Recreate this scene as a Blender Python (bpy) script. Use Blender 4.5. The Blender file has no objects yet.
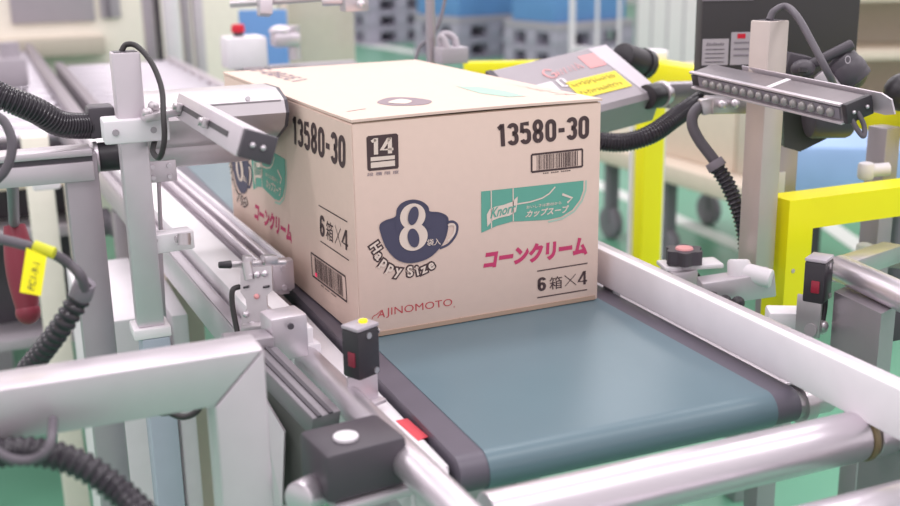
import bpy, bmesh, math, random
from mathutils import Vector, Matrix

# ------------------------------------------------------------ camera, world, light, exposure
C = bpy.context.scene.collection
S = bpy.context.scene
CAM = [-0.34457, -1.08127, 0.4112, 0.39512, 0.27205, -0.0177, 1114.4454]
def camera():
    x, y, z, yaw, pit, roll, f = CAM
    fw = Vector((math.sin(yaw)*math.cos(pit), math.cos(yaw)*math.cos(pit), -math.sin(pit)))
    r0 = fw.cross(Vector((0, 0, 1))).normalized(); u0 = r0.cross(fw)
    r = math.cos(roll)*r0 + math.sin(roll)*u0; u = r.cross(fw)
    cd = bpy.data.cameras.new('camera'); co = bpy.data.objects.new('camera', cd); C.objects.link(co)
    M = Matrix((r, u, -fw)).transposed().to_4x4(); M.translation = (x, y, z); co.matrix_world = M
    cd.sensor_width = 36; cd.lens = 36*f/900; cd.clip_start = .02; cd.clip_end = 80
    cd.dof.use_dof = True; cd.dof.focus_distance = 1.2; cd.dof.aperture_fstop = 4.6
    S.camera = co
camera()
S.view_settings.view_transform = 'Standard'; S.view_settings.look = 'None'
S.view_settings.gamma = 1; S.view_settings.use_curve_mapping = False
S.view_settings.exposure = 0.17
W = bpy.data.worlds.new('hall'); S.world = W; W.use_nodes = True
bg = W.node_tree.nodes['Background']; bg.inputs[0].default_value = (.95, .895, .925, 1); bg.inputs[1].default_value = .86
def ceiling_tube(x, y, lx, ly, power, z=2.3):
    l = bpy.data.lights.new('ceiling_tube', 'AREA'); l.shape = 'RECTANGLE'; l.size = lx; l.size_y = ly; l.energy = power
    l.color = (1, .96, .98)
    o = bpy.data.objects.new('ceiling_tube', l); o.location = (x, y, z); C.objects.link(o)
for yy in (-1.2, .8, 3.2, 6.5, 10.5):
    for xx in (-1.6, .5, 2.6, 5.2):
        ceiling_tube(xx, yy, 1.5, .35, 15.5)

# ------------------------------------------------------------ materials
def lin(c): return tuple(((v/255)/12.92 if v/255 <= .04045 else ((v/255+.055)/1.055)**2.4) for v in c) + (1,)
MATS = {}
def mat(name, rgb, rough=.5, metal=0., var=.05, scale=40., bump=0., emit=None, alpha=None, coat=0.):
    m = bpy.data.materials.new(name); m.use_nodes = True; n = m.node_tree.nodes; k = m.node_tree.links
    b = n['Principled BSDF']; b.inputs['Roughness'].default_value = rough; b.inputs['Metallic'].default_value = metal
    if coat: b.inputs['Coat Weight'].default_value = coat
    tc = n.new('ShaderNodeTexCoord'); no = n.new('ShaderNodeTexNoise'); no.inputs['Scale'].default_value = scale; no.inputs['Detail'].default_value = 3
    k.new(tc.outputs['Object'], no.inputs['Vector'])
    mx = n.new('ShaderNodeMix'); mx.data_type = 'RGBA'; c = lin(rgb)
    mx.inputs[6].default_value = tuple(v*(1-var) for v in c[:3])+(1,); mx.inputs[7].default_value = tuple(min(1, v*(1+var)) for v in c[:3])+(1,)
    k.new(no.outputs['Fac'], mx.inputs[0]); k.new(mx.outputs[2], b.inputs['Base Color'])
    if bump:
        bp = n.new('ShaderNodeBump'); bp.inputs['Strength'].default_value = bump; bp.inputs['Distance'].default_value = .002
        k.new(no.outputs['Fac'], bp.inputs['Height']); k.new(bp.outputs['Normal'], b.inputs['Normal'])
    if emit: b.inputs['Emission Color'].default_value = lin(emit[0]); b.inputs['Emission Strength'].default_value = emit[1]
    if alpha is not None: b.inputs['Alpha'].default_value = alpha
    MATS[name] = m; return m
alu = mat('anodised_aluminium', (212, 203, 210), .4, .6)
alud = mat('dull_aluminium', (176, 168, 175), .42, .65)
steel = mat('brushed_steel', (200, 193, 197), .34, .8)
chrome = mat('polished_steel', (218, 210, 217), .33, .8, .02)
white = mat('white_enamel', (236, 230, 235), .4)
whiteplastic = mat('white_plastic', (232, 226, 232), .5)
greyp = mat('grey_plastic', (128, 120, 130), .5)
dgrey = mat('dark_grey_plastic', (74, 68, 76), .45)
black = mat('black_plastic', (50, 46, 52), .4)
blackm = mat('black_panel', (58, 55, 58), .55)
rubber = mat('black_rubber', (44, 41, 45), .5)
hosem = mat('conduit_plastic', (54, 50, 57), .2)
cablem = mat('cable_sheath', (92, 86, 94), .45)
cabled = mat('dark_cable_sheath', (52, 48, 50), .45)
beltm = mat('green_belt', (100, 122, 132), .33, 0, .05, 14, .04)
beltedge = mat('belt_edge', (98, 92, 104), .45)
yellow = mat('yellow_paint', (255, 244, 12), .4, 0, .02)
yellowl = mat('yellow_label', (240, 222, 60), .5, 0, .02)
card = mat('corrugated_card', (224, 199, 186), .8, 0, .03, 90, .04)
cardd = mat('card_edge', (176, 150, 132), .9)
ink = mat('brown_ink', (74, 56, 58), .7, 0, .03)
inkgrey = mat('grey_ink', (150, 134, 140), .8, 0, .03)
inkcup = mat('slate_ink', (76, 74, 96), .7, 0, .03)
inkpink = mat('pink_ink', (196, 60, 106), .7, 0, .03)
inkred = mat('red_ink', (192, 72, 80), .7, 0, .03)
inkteal = mat('teal_ink', (100, 168, 150), .7, 0, .03)
inkpteal = mat('pale_teal_ink', (170, 200, 184), .7, 0, .03)
inkpale = mat('pale_ink', (226, 208, 196), .8, 0, .02)
inkppink = mat('pale_pink_ink', (240, 196, 186), .8, 0, .02)
redm = mat('red_plastic', (206, 24, 50), .4)
redsoft = mat('faded_red', (224, 156, 158), .5)
redst = mat('red_sticker', (222, 80, 92), .5)
maroon = mat('maroon_paint', (136, 44, 62), .45)
ledy = mat('yellow_indicator', (250, 226, 20), .4, emit=((255, 225, 20), .6))
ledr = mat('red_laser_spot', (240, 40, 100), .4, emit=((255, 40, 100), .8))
lens = mat('clear_led_lens', (150, 144, 144), .15, .2)
orange = mat('amber_ring', (128, 112, 84), .4)
floorm = mat('green_floor_paint', (106, 164, 136), .32, 0, .05, 3.)
linem = mat('white_floor_line', (222, 226, 222), .5)
cream = mat('cream_panel', (244, 236, 224), .55)
beige = mat('beige_panel', (196, 186, 172), .6)
tan = mat('tan_carton', (222, 206, 190), .8)
pgrey = mat('grey_pallet', (172, 166, 182), .6)
blue = mat('blue_plastic', (104, 150, 206), .5, 0, .12, 4)
bluel = mat('pale_blue_sheet', (150, 180, 224), .5, 0, .2, 5)
winm = mat('grey_window', (176, 168, 176), .3)
curtain = mat('yellowed_vinyl', (208, 202, 184), .4, alpha=.6)
glass = mat('blue_white_screen', (190, 206, 226), .2, emit=((190, 206, 226), .5))
wallm = mat('wall_paint', (226, 220, 222), .7)

# ------------------------------------------------------------ mesh helpers
def V(p): return Vector(p)
def NB(): return bmesh.new()
def frame_of(d, up=(0, 0, 1)):
    z = V(d).normalized(); u = V(up)
    if abs(z.dot(u)) > .97: u = Vector((0, 1, 0)) if abs(z.y) < .9 else Vector((1, 0, 0))
    x = u.cross(z).normalized(); return x, z.cross(x), z
def merge(bm, tmp):
    me = bpy.data.meshes.new('tmp'); tmp.to_mesh(me); tmp.free(); bm.from_mesh(me); bpy.data.meshes.remove(me); return bm
def box(bm, c, s, R=None, bev=0., seg=2):
    t = bmesh.new(); bmesh.ops.create_cube(t, size=1); bmesh.ops.scale(t, vec=V(s), verts=t.verts)
    if bev: bmesh.ops.bevel(t, geom=t.edges[:], offset=bev, segments=seg, affect='EDGES', profile=.5)
    M = (R.to_4x4() if R is not None else Matrix.Identity(4)); M = Matrix.Translation(V(c)) @ M
    bmesh.ops.transform(t, matrix=M, verts=t.verts); return merge(bm, t)
def bx(bm, x0, x1, y0, y1, z0, z1, bev=0.): return box(bm, ((x0+x1)/2, (y0+y1)/2, (z0+z1)/2), (x1-x0, y1-y0, z1-z0), None, bev)
def basis(x, y, z): return Matrix((V(x).normalized(), V(y).normalized(), V(z).normalized())).transposed()
def beam(bm, p0, p1, w, h, up=(0, 0, 1), bev=.002):
    p0, p1 = V(p0), V(p1); x, y, z = frame_of(p1-p0, up)
    return box(bm, (p0+p1)/2, (w, h, (p1-p0).length), Matrix((x, y, z)).transposed(), bev)
def cyl(bm, p0, p1, r0, r1=None, seg=32, bev=0.):
    p0, p1 = V(p0), V(p1); x, y, z = frame_of(p1-p0)
    t = bmesh.new(); bmesh.ops.create_cone(t, cap_ends=True, segments=seg, radius1=r0, radius2=r0 if r1 is None else r1, depth=(p1-p0).length)
    if bev:
        es = [e for e in t.edges if len(e.link_faces) == 2 and any(len(f.verts) > 4 for f in e.link_faces)]
        bmesh.ops.bevel(t, geom=es, offset=bev, segments=2, affect='EDGES', profile=.5)
    bmesh.ops.transform(t, matrix=Matrix.Translation((p0+p1)/2) @ Matrix((x, y, z)).transposed().to_4x4(), verts=t.verts); return merge(bm, t)
def ball(bm, c, r, s=(1, 1, 1), seg=20):
    t = bmesh.new(); bmesh.ops.create_uvsphere(t, u_segments=seg, v_segments=seg//2, radius=r)
    bmesh.ops.scale(t, vec=V(s), verts=t.verts); bmesh.ops.translate(t, vec=V(c), verts=t.verts); return merge(bm, t)
def prism(bm, pts, d):
    """polygon of 3-D points pushed along the vector d"""
    a = [bm.verts.new(V(p)) for p in pts]; b = [bm.verts.new(V(p)+V(d)) for p in pts]; n = len(a)
    bm.faces.new(a); bm.faces.new(b[::-1])
    for i in range(n): bm.faces.new((a[i], b[i], b[(i+1) % n], a[(i+1) % n]))
    bmesh.ops.recalc_face_normals(bm, faces=bm.faces); return bm
def spline(pts, n=10):
    P = [V(p) for p in pts]; P = [2*P[0]-P[1]] + P + [2*P[-1]-P[-2]]; out = []
    for i in range(1, len(P)-2):
        a, b, c, d = P[i-1:i+3]
        for k in range(n):
            t = k/n; out.append(.5*((2*b)+(c-a)*t+(2*a-5*b+4*c-d)*t*t+(3*b-a-3*c+d)*t*t*t))
    out.append(P[-2]); return out
def sweep(bm, pts, r, seg=14):
    """tube along points; r is a number or a list of radii"""
    n = len(pts); x, y, z = frame_of(pts[1]-pts[0]); rings = []
    for i, p in enumerate(pts):
        t = (pts[min(i+1, n-1)]-pts[max(i-1, 0)]).normalized()
        x = (x - t*x.dot(t)).normalized(); y = t.cross(x); ri = r[i] if isinstance(r, list) else r
        rings.append([bm.verts.new(p + x*ri*math.cos(2*math.pi*k/seg) + y*ri*math.sin(2*math.pi*k/seg)) for k in range(seg)])
    for a, b in zip(rings, rings[1:]):
        for k in range(seg): bm.faces.new((a[k], a[(k+1) % seg], b[(k+1) % seg], b[k]))
    bm.faces.new(rings[0][::-1]); bm.faces.new(rings[-1]); return bm
def resample(pts, step):
    out = [pts[0].copy()]; acc = 0
    for a, b in zip(pts, pts[1:]):
        L = (b-a).length; d = step-acc
        while d <= L and L > 0: out.append(a.lerp(b, d/L)); d += step
        acc = (acc + L) % step
    return out
def cable(bm, pts, r, n=12): return sweep(bm, spline(pts, n), r)
def conduit(bm, pts, r, pitch, depth=.14):
    p = resample(spline(pts, 24), pitch/6); prof = [1-depth, 1-depth*.4, 1, 1, 1-depth*.4, 1-depth]
    return sweep(bm, p, [r*prof[i % 6] for i in range(len(p))], 18)

# ------------------------------------------------------------ object helpers
ORG = {}
def props(o, label=None, cat=None, group=None, kind=None):
    for k, v in (('label', label), ('category', cat), ('group', group), ('kind', kind)):
        if v: o[k] = v
def finish(name, bm, m, org, smooth=35):
    me = bpy.data.meshes.new(name); bmesh.ops.translate(bm, vec=-V(org), verts=bm.verts); bm.to_mesh(me); bm.free()
    for p in me.polygons: p.use_smooth = True
    me.set_sharp_from_angle(angle=math.radians(smooth)); me.materials.append(m)
    o = bpy.data.objects.new(name, me); C.objects.link(o); return o
def thing(name, label, cat, loc, group=None):
    o = bpy.data.objects.new(name, None); o.empty_display_size = .02; C.objects.link(o); o.location = loc
    props(o, label, cat, group); ORG[o.name] = V(loc); return o
SPLIT = {'screw', 'plate_nut', 'slot', 'bracket', 'knurled_screw', 'connector_screw'}
def islands(bm):
    seen = set(); out = []
    for v in bm.verts:
        if v in seen: continue
        st = [v]; seen.add(v); isl = []
        while st:
            q = st.pop(); isl.append(q)
            for e in q.link_edges:
                o = e.other_vert(q)
                if o not in seen: seen.add(o); st.append(o)
        out.append(isl)
    return out
def part(name, bm, m, parent, label=None, kind=None):
    if name in SPLIT:
        isl = islands(bm)
        if len(isl) > 1:
            o = None
            for vs in isl:
                keep = set(vs); idx = {v: i for i, v in enumerate(vs)}; nb = bmesh.new(); nv = [nb.verts.new(v.co) for v in vs]
                for f in {f for v in vs for f in v.link_faces}: nb.faces.new([nv[idx[v]] for v in f.verts])
                bmesh.ops.recalc_face_normals(nb, faces=nb.faces); o = part1(name, nb, m, parent, label, kind)
            bm.free(); return o
    return part1(name, bm, m, parent, label, kind)
def part1(name, bm, m, parent, label=None, kind=None):
    org = ORG[parent.name]; o = finish(name, bm, m, org); o.parent = parent; ORG[o.name] = org; props(o, label, None, None, kind); return o
def solo(name, bm, m, label, cat, group=None, kind=None, smooth=35):
    bm.verts.ensure_lookup_table(); xs = [v.co for v in bm.verts]
    lo = Vector([min(p[i] for p in xs) for i in range(3)]); hi = Vector([max(p[i] for p in xs) for i in range(3)])
    org = Vector(((lo.x+hi.x)/2, (lo.y+hi.y)/2, lo.z))
    o = finish(name, bm, m, org, smooth); o.location = org; ORG[o.name] = org; props(o, label, cat, group, kind); return o
def struct(name, bm, m, label=None):
    o = finish(name, bm, m, (0, 0, 0)); o['kind'] = 'structure'
    if label: o['label'] = label
    return o
def dup(root, loc, label=None):
    r = root.copy(); C.objects.link(r); r.location = loc
    if label: r['label'] = label
    for ch in list(root.children):
        c = ch.copy(); C.objects.link(c); c.parent = r
        for g in list(ch.children):
            d = g.copy(); C.objects.link(d); d.parent = c
    return r
def screw(bm, p, n, r=.003, h=.002): return cyl(bm, p, V(p)+V(n).normalized()*h, r, r*.85, 12)

# ------------------------------------------------------------ the hall
FZ = -.8
bm = NB(); bx(bm, -6, 16, -4, 18, FZ-.05, FZ); struct('floor', bm, floorm)
bm = NB(); bx(bm, -6, 16, 18, 18.1, FZ, 1.9); struct('wall_back', bm, wallm)
bm = NB(); bx(bm, 16, 16.1, -4, 18, FZ, 1.9); struct('wall_right', bm, wallm)
def floor_line(name, a, b, w=.09):
    a, b = V(a), V(b); d = (b-a).normalized(); n = Vector((-d.y, d.x, 0))*w/2
    bm = NB(); prism(bm, [a-n, b-n, b+n, a+n], (0, 0, .003)); struct(name, bm, linem)
floor_line('trim_1', (2.551, 4.263, -0.8), (2.403, 2.278, -0.8))
floor_line('trim_2', (3.217, 3.231, -0.8), (2.699, 1.908, -0.8))
floor_line('trim_3', (4.058, 13.52, -0.8), (4.325, 10.74, -0.8), .25)

# ------------------------------------------------------------ belt conveyor
BX0, BX1 = -.018, .331
YB0, YB1 = -.297, 1.2
cv = thing('belt_conveyor', 'teal belt conveyor carrying the cardboard box', 'conveyor', (.155, .7, FZ))
def belt_ring(x0, x1, out):
    R = .018+out; n = 14; prof = []
    for i in range(n+1):
        a = math.pi/2 + math.pi*i/n; prof.append((YB0+R*math.cos(a), -.018+R*math.sin(a)))
    for i in range(n+1):
        a = -math.pi/2 + math.pi*i/n; prof.append((YB1+R*math.cos(a), -.018+R*math.sin(a)))
    return [(x0, y, z) for y, z in prof], (x1-x0, 0, 0)
bm = NB(); p, d = belt_ring(BX0, BX1, -.0008); prism(bm, p, d); part('belt_edge', bm, beltedge, cv, 'dark grey bare edge of the belt')
bm = NB(); p, d = belt_ring(.008, .303, 0); prism(bm, p, d); part('belt', bm, beltm, cv)
bm = NB(); cyl(bm, (BX1+.001, YB0, -.02), (BX1+.045, YB0, -.02), .014, bev=.002); cyl(bm, (BX1+.008, YB0, -.02), (BX1+.02, YB0, -.02), .019)
part('pulley_shaft', bm, steel, cv)
for xs in (-.03, .355):
    bm = NB(); bx(bm, xs-.006, xs+.006, YB0+.03, YB1, -.085, -.012, .002); part('side_frame', bm, alu, cv)
for yy in (.3, 1.1):
    for xs in (-.02, .345):
        bm = NB(); bx(bm, xs-.02, xs+.02, yy-.02, yy+.02, FZ, -.06, .002); part('leg', bm, alud, cv)
bm = NB(); bx(bm, -.02, .345, .29, .31, -.4, -.36, .002); part('cross_bar', bm, alud, cv)
# end bearing plate at the near left end
bm = NB(); bx(bm, -.058, -.022, -.3, .14, -.05, -.008, .003); bx(bm, -.054, -.024, -.318, -.28, -.05, -.004, .012)
pl = part('bearing_plate', bm, white, cv)
bm = NB(); prism(bm, [(-0.032, -0.197, -0.008), (-0.021, -0.197, -0.008), (-0.018, -0.241, -0.008), (-0.029, -0.245, -0.008)], (0, 0, .0007)); part('warning_sticker', bm, redst, pl, 'small red sticker')
bm = NB()
for yy in (-.12, -.2): screw(bm, (-.05, yy, -.008), (0, 0, 1), .004)
part('screw', bm, steel, pl)

# right guide rail
gr = thing('guide_rail', 'wide white guide rail along the far side of the belt', 'guide rail', (.34, .2, 0))
bm = NB(); bx(bm, .324, .336, -.75, 1.1, .005, .05, .003); part('rail_bar', bm, white, gr)
bm = NB(); bx(bm, .336, .352, -.75, 1.1, .03, .046, .002); part('backing_profile', bm, alu, gr)
bm = NB()
for yy in (.05, .55): bx(bm, .336, .348, yy-.012, yy+.012, -.07, .03, .002)
part('bracket', bm, alud, gr)

# left guide rail, double profile, slightly toed in like the box
gl = thing('guide_rail', 'silver grooved double profile guide rail beside the left face of the box', 'guide rail', (-.08, .6, 0))
def gy(x, y, z): return (x - .037*(y-.18), y, z)
def gbeam(bm, x0, x1, y0, y1, z0, z1, bev=.0015):
    t = bmesh.new(); bx(t, x0, x1, y0, y1, z0, z1, bev)
    for v in t.verts: v.co = V(gy(*v.co))
    return merge(bm, t)
bm = NB(); gbeam(bm, -.031, -.026, .18, 1.5, .008, .046); part('wear_strip', bm, whiteplastic, gl, 'white plastic strip facing the box')
bm = NB(); gbeam(bm, -.056, -.032, .17, 1.5, .008, .026); gbeam(bm, -.056, -.05, .17, 1.5, .026, .040); gbeam(bm, -.041, -.032, .17, 1.5, .026, .040)
part('grooved_profile', bm, alu, gl)
bm = NB(); gbeam(bm, -.05, -.041, .175, 1.5, .026, .0285, 0); part('groove', bm, alud, gl)
bm = NB(); gbeam(bm, -.056, -.026, .166, .18, .014, .052, .003); ep = part('end_bracket', bm, alu, gl)
bm = NB()
for zz in (.018, .042): screw(bm, (-.039, .166, zz), (0, -1, 0), .0038)
part('screw', bm, chrome, ep)

# left outer side beam of the conveyor
ob = thing('support_beam', 'white aluminium beam running behind the grooved guide rail', 'beam', (-.095, .6, -.05))
bm = NB(); gbeam(bm, -.108, -.064, -.02, 1.7, .0, .03); part('beam_top', bm, white, ob)
bm = NB(); gbeam(bm, -.128, -.112, -.02, 1.7, -.03, .012); gbeam(bm, -.112, -.064, -.02, 1.7, -.05, -.002); part('beam_profile', bm, alu, ob)
bm = NB(); gbeam(bm, -.1275, -.1125, 0, 1.7, .0125, .0145); part('slot', bm, alud, ob)
for yy in (.98, 1.5):
    bm = NB(); gbeam(bm, -.12, -.08, yy-.02, yy+.02, FZ, -.05); part('leg', bm, alud, ob)

# ------------------------------------------------------------ the cardboard box
BW, BL, BH = .30, 0.5261, 0.2371
TH = .04
carton = thing('cardboard_box', 'brown cardboard box printed with cup, green banner and pink lettering', 'box', (0, 0, 0))
ORG[carton.name] = V((0, 0, 0)); carton.rotation_euler = (0, 0, TH); carton.location = (0, 0, .0006)
bm = NB(); bx(bm, 0, BW, 0, BL, 0, BH-.0035, .0016); part('box_body', bm, card, carton)
# top panel with the front lip slightly lifted
bm = NB(); nx, ny = 12, 8; top = []
def lip(x, y):
    q = max(0, 1-y/.10); return BH + .0022*q*q*(.35+.65*math.sin(math.pi*min(1, max(0, (x/BW)))))
g = [[bm.verts.new((-.0006+(BW+.0012)*i/nx, -.0012+(BL+.0018)*j/ny*1.0 if j else -.0012, lip(BW*i/nx, BL*j/ny))) for j in range(ny+1)] for i in range(nx+1)]
for i in range(nx):
    for j in range(ny): bm.faces.new((g[i][j], g[i+1][j], g[i+1][j+1], g[i][j+1]))
ret = bmesh.ops.extrude_face_region(bm, geom=bm.faces[:])
bmesh.ops.translate(bm, vec=(0, 0, -.0028), verts=[e for e in ret['geom'] if isinstance(e, bmesh.types.BMVert)])
bmesh.ops.recalc_face_normals(bm, faces=bm.faces)
part('top_flap', bm, card, carton)
bm = NB(); bx(bm, .004, BW-.004, .001, BL-.004, BH-.0042, BH-.0026); part('flap_gap', bm, cardd, carton)
bm = NB(); bx(bm, -.0008, 0, .0, .232, .002, BH-.005); part('side_flap', bm, card, carton)
bm = NB(); bx(bm, .01, BW-.004, -.0009, .0, .0006, .0055); bx(bm, .118, .12, -.0011, 0, .0003, .0058); part('bottom_flap', bm, cardd, carton)

# --- printing: flat ink films a fraction of a millimetre proud of the card
EPS = .0004
def front(u, v, k=1): return Vector((u, -EPS*k, v))
def side(y, z, k=1): return Vector((-.0008-EPS*k, y, z))
def topf(x, y, k=1): return Vector((x, y, lip(x, y) + EPS*k))
def txt_mesh(s, bold=0., shear=0.):
    c = bpy.data.curves.new('t', 'FONT'); c.body = s; c.size = 1; c.offset = bold; c.resolution_u = 3; c.shear = shear
    o = bpy.data.objects.new('t', c); C.objects.link(o)
    bpy.context.view_layer.update()
    me = bpy.data.meshes.new_from_object(o.evaluated_get(bpy.context.evaluated_depsgraph_get()))
    bpy.data.objects.remove(o); bpy.data.curves.remove(c); return me
def text(bm, s, face, bl, br, tr, tl, bold=0., k=1, shear=0.):
    """lettering laid into the quad bl, br, tr, tl of face coordinates"""
    me = txt_mesh(s, bold, shear); xs = [v.co.x for v in me.vertices]; ys = [v.co.y for v in me.vertices]
    x0, x1, y0, y1 = min(xs), max(xs), min(ys), max(ys); bl, br, tr, tl = [Vector(q) for q in (bl, br, tr, tl)]
    vs = []
    for v in me.vertices:
        a = (v.co.x-x0)/(x1-x0); b = (v.co.y-y0)/max(1e-9, y1-y0)
        q = bl*(1-a)*(1-b)+br*a*(1-b)+tr*a*b+tl*(1-a)*b; vs.append(bm.verts.new(face(q.x, q.y, k)))
    for p in me.polygons:
        try: bm.faces.new([vs[i] for i in p.vertices])
        except ValueError: pass
    bpy.data.meshes.remove(me); return bm
def glyph(bm, s, face, c, ang, h, bold=0., k=1, sx=1.):
    """one character centred at c, turned by ang degrees, of cap height h"""
    me = txt_mesh(s, bold); xs = [v.co.x for v in me.vertices]; cx = (min(xs)+max(xs))/2; a = math.radians(ang)
    vs = []
    for v in me.vertices:
        x, y = (v.co.x-cx)*h/.73*sx, (v.co.y-.36)*h/.73
        vs.append(bm.verts.new(face(c[0]+x*math.cos(a)-y*math.sin(a), c[1]+x*math.sin(a)+y*math.cos(a), k)))
    for p in me.polygons:
        try: bm.faces.new([vs[i] for i in p.vertices])
        except ValueError: pass
    bpy.data.meshes.remove(me); return bm
def poly(bm, pts, face, k=1):
    f = bm.faces.new([bm.verts.new(face(p[0], p[1], k)) for p in pts]); f.normal_update()
    bmesh.ops.triangulate(bm, faces=[f]); return bm
def smooth2(pts, n=6, closed=True):
    P = [Vector((p[0], p[1], 0)) for p in pts]; m = len(P); out = []
    for i in range(m if closed else m-1):
        a, b, c, d = (P[(i-1) % m] if closed or i else P[0]), P[i], P[(i+1) % m], (P[(i+2) % m] if closed or i+2 < m else P[-1])
        for q in range(n):
            t = q/n; v = .5*((2*b)+(c-a)*t+(2*a-5*b+4*c-d)*t*t+(3*b-a-3*c+d)*t*t*t); out.append((v.x, v.y))
    if not closed: out.append((P[-1].x, P[-1].y))
    return out
def ell(c, rx, ry, ang=0, n=28):
    a = math.radians(ang)
    return [(c[0]+rx*math.cos(t)*math.cos(a)-ry*math.sin(t)*math.sin(a), c[1]+rx*math.cos(t)*math.sin(a)+ry*math.sin(t)*math.cos(a)) for t in [2*math.pi*i/n for i in range(n)]]
def ribbon(bm, pts, w, face, k=1):
    L, R = [], []
    for i, p in enumerate(pts):
        a, b = pts[max(i-1, 0)], pts[min(i+1, len(pts)-1)]; d = Vector((b[0]-a[0], b[1]-a[1])); d.normalize(); n = (-d.y*w/2, d.x*w/2)
        L.append(bm.verts.new(face(p[0]+n[0], p[1]+n[1], k))); R.append(bm.verts.new(face(p[0]-n[0], p[1]-n[1], k)))
    for i in range(len(pts)-1): bm.faces.new((L[i], R[i], R[i+1], L[i+1]))
    return bm
def lerp4(q, a, b): return tuple((q[0][i]*(1-a)*(1-b)+q[1][i]*a*(1-b)+q[2][i]*a*b+q[3][i]*(1-a)*b) for i in range(2))
def quad_ribbon(bm, q, w, face, k=1):
    for i in range(4): ribbon(bm, [q[i], q[(i+1) % 4]], w, face, k)
    return bm
def barcode(bm, q, face, fw, seed):
    rnd = random.Random(seed); quad_ribbon(bm, q, fw, face)
    x = .1
    while x < .9:
        w = rnd.choice((.008, .008, .014, .02)); poly(bm, [lerp4(q, x, .08), lerp4(q, x+w, .08), lerp4(q, x+w, .92), lerp4(q, x, .92)], face); x += w + rnd.choice((.009, .014, .02))
    return bm
def arc(cx, cy, rx, ry, a0, a1, n=14):
    return [(cx+rx*math.cos(math.radians(a0+(a1-a0)*i/n)), cy+ry*math.sin(math.radians(a0+(a1-a0)*i/n))) for i in range(n+1)]
def strokes(ch, w):
    h = w/2; X0, X1, Y0, Y1 = h, .5-h, h, 1-h; c = .25; rx = (X1-X0)/2
    if ch == '0': return [arc(c, Y1-rx*1.1, rx, rx*1.1, 0, 180)+arc(c, Y0+rx*1.1, rx, rx*1.1, 180, 360)+[(X1, Y1-rx*1.1), (X1-.002, Y1-rx*.9)]], .58
    if ch == '1': return [[(.20, 1), (.20, 0)], [(.02, .80), (.10, .84), (.17, .93)]], .40
    if ch == '3': return [arc(c, Y1-rx*1.05, rx, rx*1.05, 165, 0)+arc(c-.02, .66, rx+.02, .66-.535, 0, -90), arc(c-.02, .34, rx+.02, .52-.34, 90, 0)+arc(c, Y0+rx*1.05, rx, rx*1.05, 0, -165)], .56
    if ch == '5': return [[(X1-.0, Y1), (X0+.01, Y1), (X0+.005, .53)], [(X0, .55), (X0+.08, .6)]+arc(c, .43, rx, .18, 80, 0)+arc(c, Y0+rx*1.05, rx, rx*1.05, 0, -165)], .56
    if ch == '8': return [arc(c, .745, rx*.94, .745-.53+.0, -90, 270, 28), arc(c, .27+h*.3, rx, .27-h*.7, -90, 270, 28)], .58
    if ch == '-': return [[(.02, .47), (.30, .47)]], .38
    if ch == '6': return [arc(c, .32, rx, .32-h, -180, 180, 28), arc(c, Y1-rx*1.05, rx, rx*1.05, 10, 180)+[(X0, .32)]], .58
    if ch == '4': return [[(.36, 0), (.36, 1-h*.2), (.33, 1-h), (.03, .26), (.5, .26)]], .56
    return [], .5
def digits(bm, s, face, bl, br, tr, tl, w=.185, k=1):
    x = 0; out = []; xm = 0
    for ch in s:
        st, adv = strokes(ch, w)
        for q in st: out.append([(x+a, b) for a, b in q])
        xm = x + (.5 if ch not in '1-' else (.28 if ch == '1' else .32)); x += adv
    q4 = [Vector(q) for q in (bl, br, tr, tl)]; asp = ((q4[1]-q4[0]).length/xm)/((q4[3]-q4[0]).length)
    for q in out:
        L, Rr = [], []
        for i, pnt in enumerate(q):
            # normal taken in true proportions so that every stroke keeps one width
            a, b = q[max(i-1, 0)], q[min(i+1, len(q)-1)]; d = Vector(((b[0]-a[0]), (b[1]-a[1]))); d.normalize(); n = (-d.y*w/2, d.x*w/2)
            for lst, sg in ((L, 1), (Rr, -1)):
                u, v = (pnt[0]+sg*n[0])/xm, pnt[1]+sg*n[1]*min(1, asp*1.25)
                g_ = q4[0]*(1-u)*(1-v)+q4[1]*u*(1-v)+q4[2]*u*v+q4[3]*(1-u)*v; lst.append(bm.verts.new(face(g_.x, g_.y, k)))
        for i in range(len(q)-1): bm.faces.new((L[i], Rr[i], Rr[i+1], L[i+1]))
    return bm
def ink_part(name, bm, m, label): return part(name, bm, m, carton, label)

# front face
bm = NB(); digits(bm, '13580-30', front, (0.1688, 0.1948), (0.2842, 0.1938), (0.2842, 0.22), (0.1675, 0.2193))
ink_part('printed_number', bm, ink, 'dark brown number 13580-30 on the front face')
bm = NB(); barcode(bm, [(0.2101, 0.1624), (0.276, 0.1623), (0.2757, 0.1822), (0.21, 0.182)], front, .0022, 3)
[ribbon(bm, [lerp4([(0.2248, 0.1584), (0.2613, 0.1583), (0.2612, 0.1602), (0.2248, 0.1604)], s_/14, .5), lerp4([(0.2248, 0.1584), (0.2613, 0.1583), (0.2612, 0.1602), (0.2248, 0.1604)], s_/14+.045, .5)], .0013, front) for s_ in range(14) if s_ not in (3, 8)]; ink_part('printed_barcode', bm, ink, 'framed barcode on the front face')
bm = NB(); poly(bm, smooth2([(0.0155, 0.2182), (0.0175, 0.2197), (0.0487, 0.2198), (0.0509, 0.218)], 1)+[(0.0505, 0.1844), (0.0492, 0.1826), (0.0172, 0.1831), (0.0154, 0.1849)], front); ink_part('printed_icon', bm, ink, 'dark stacking icon with the number 14')
bm = NB(); digits(bm, '14', front, (0.0198, 0.1999), (0.0449, 0.1994), (0.045, 0.2167), (0.0203, 0.217), .17, 2)
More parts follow.
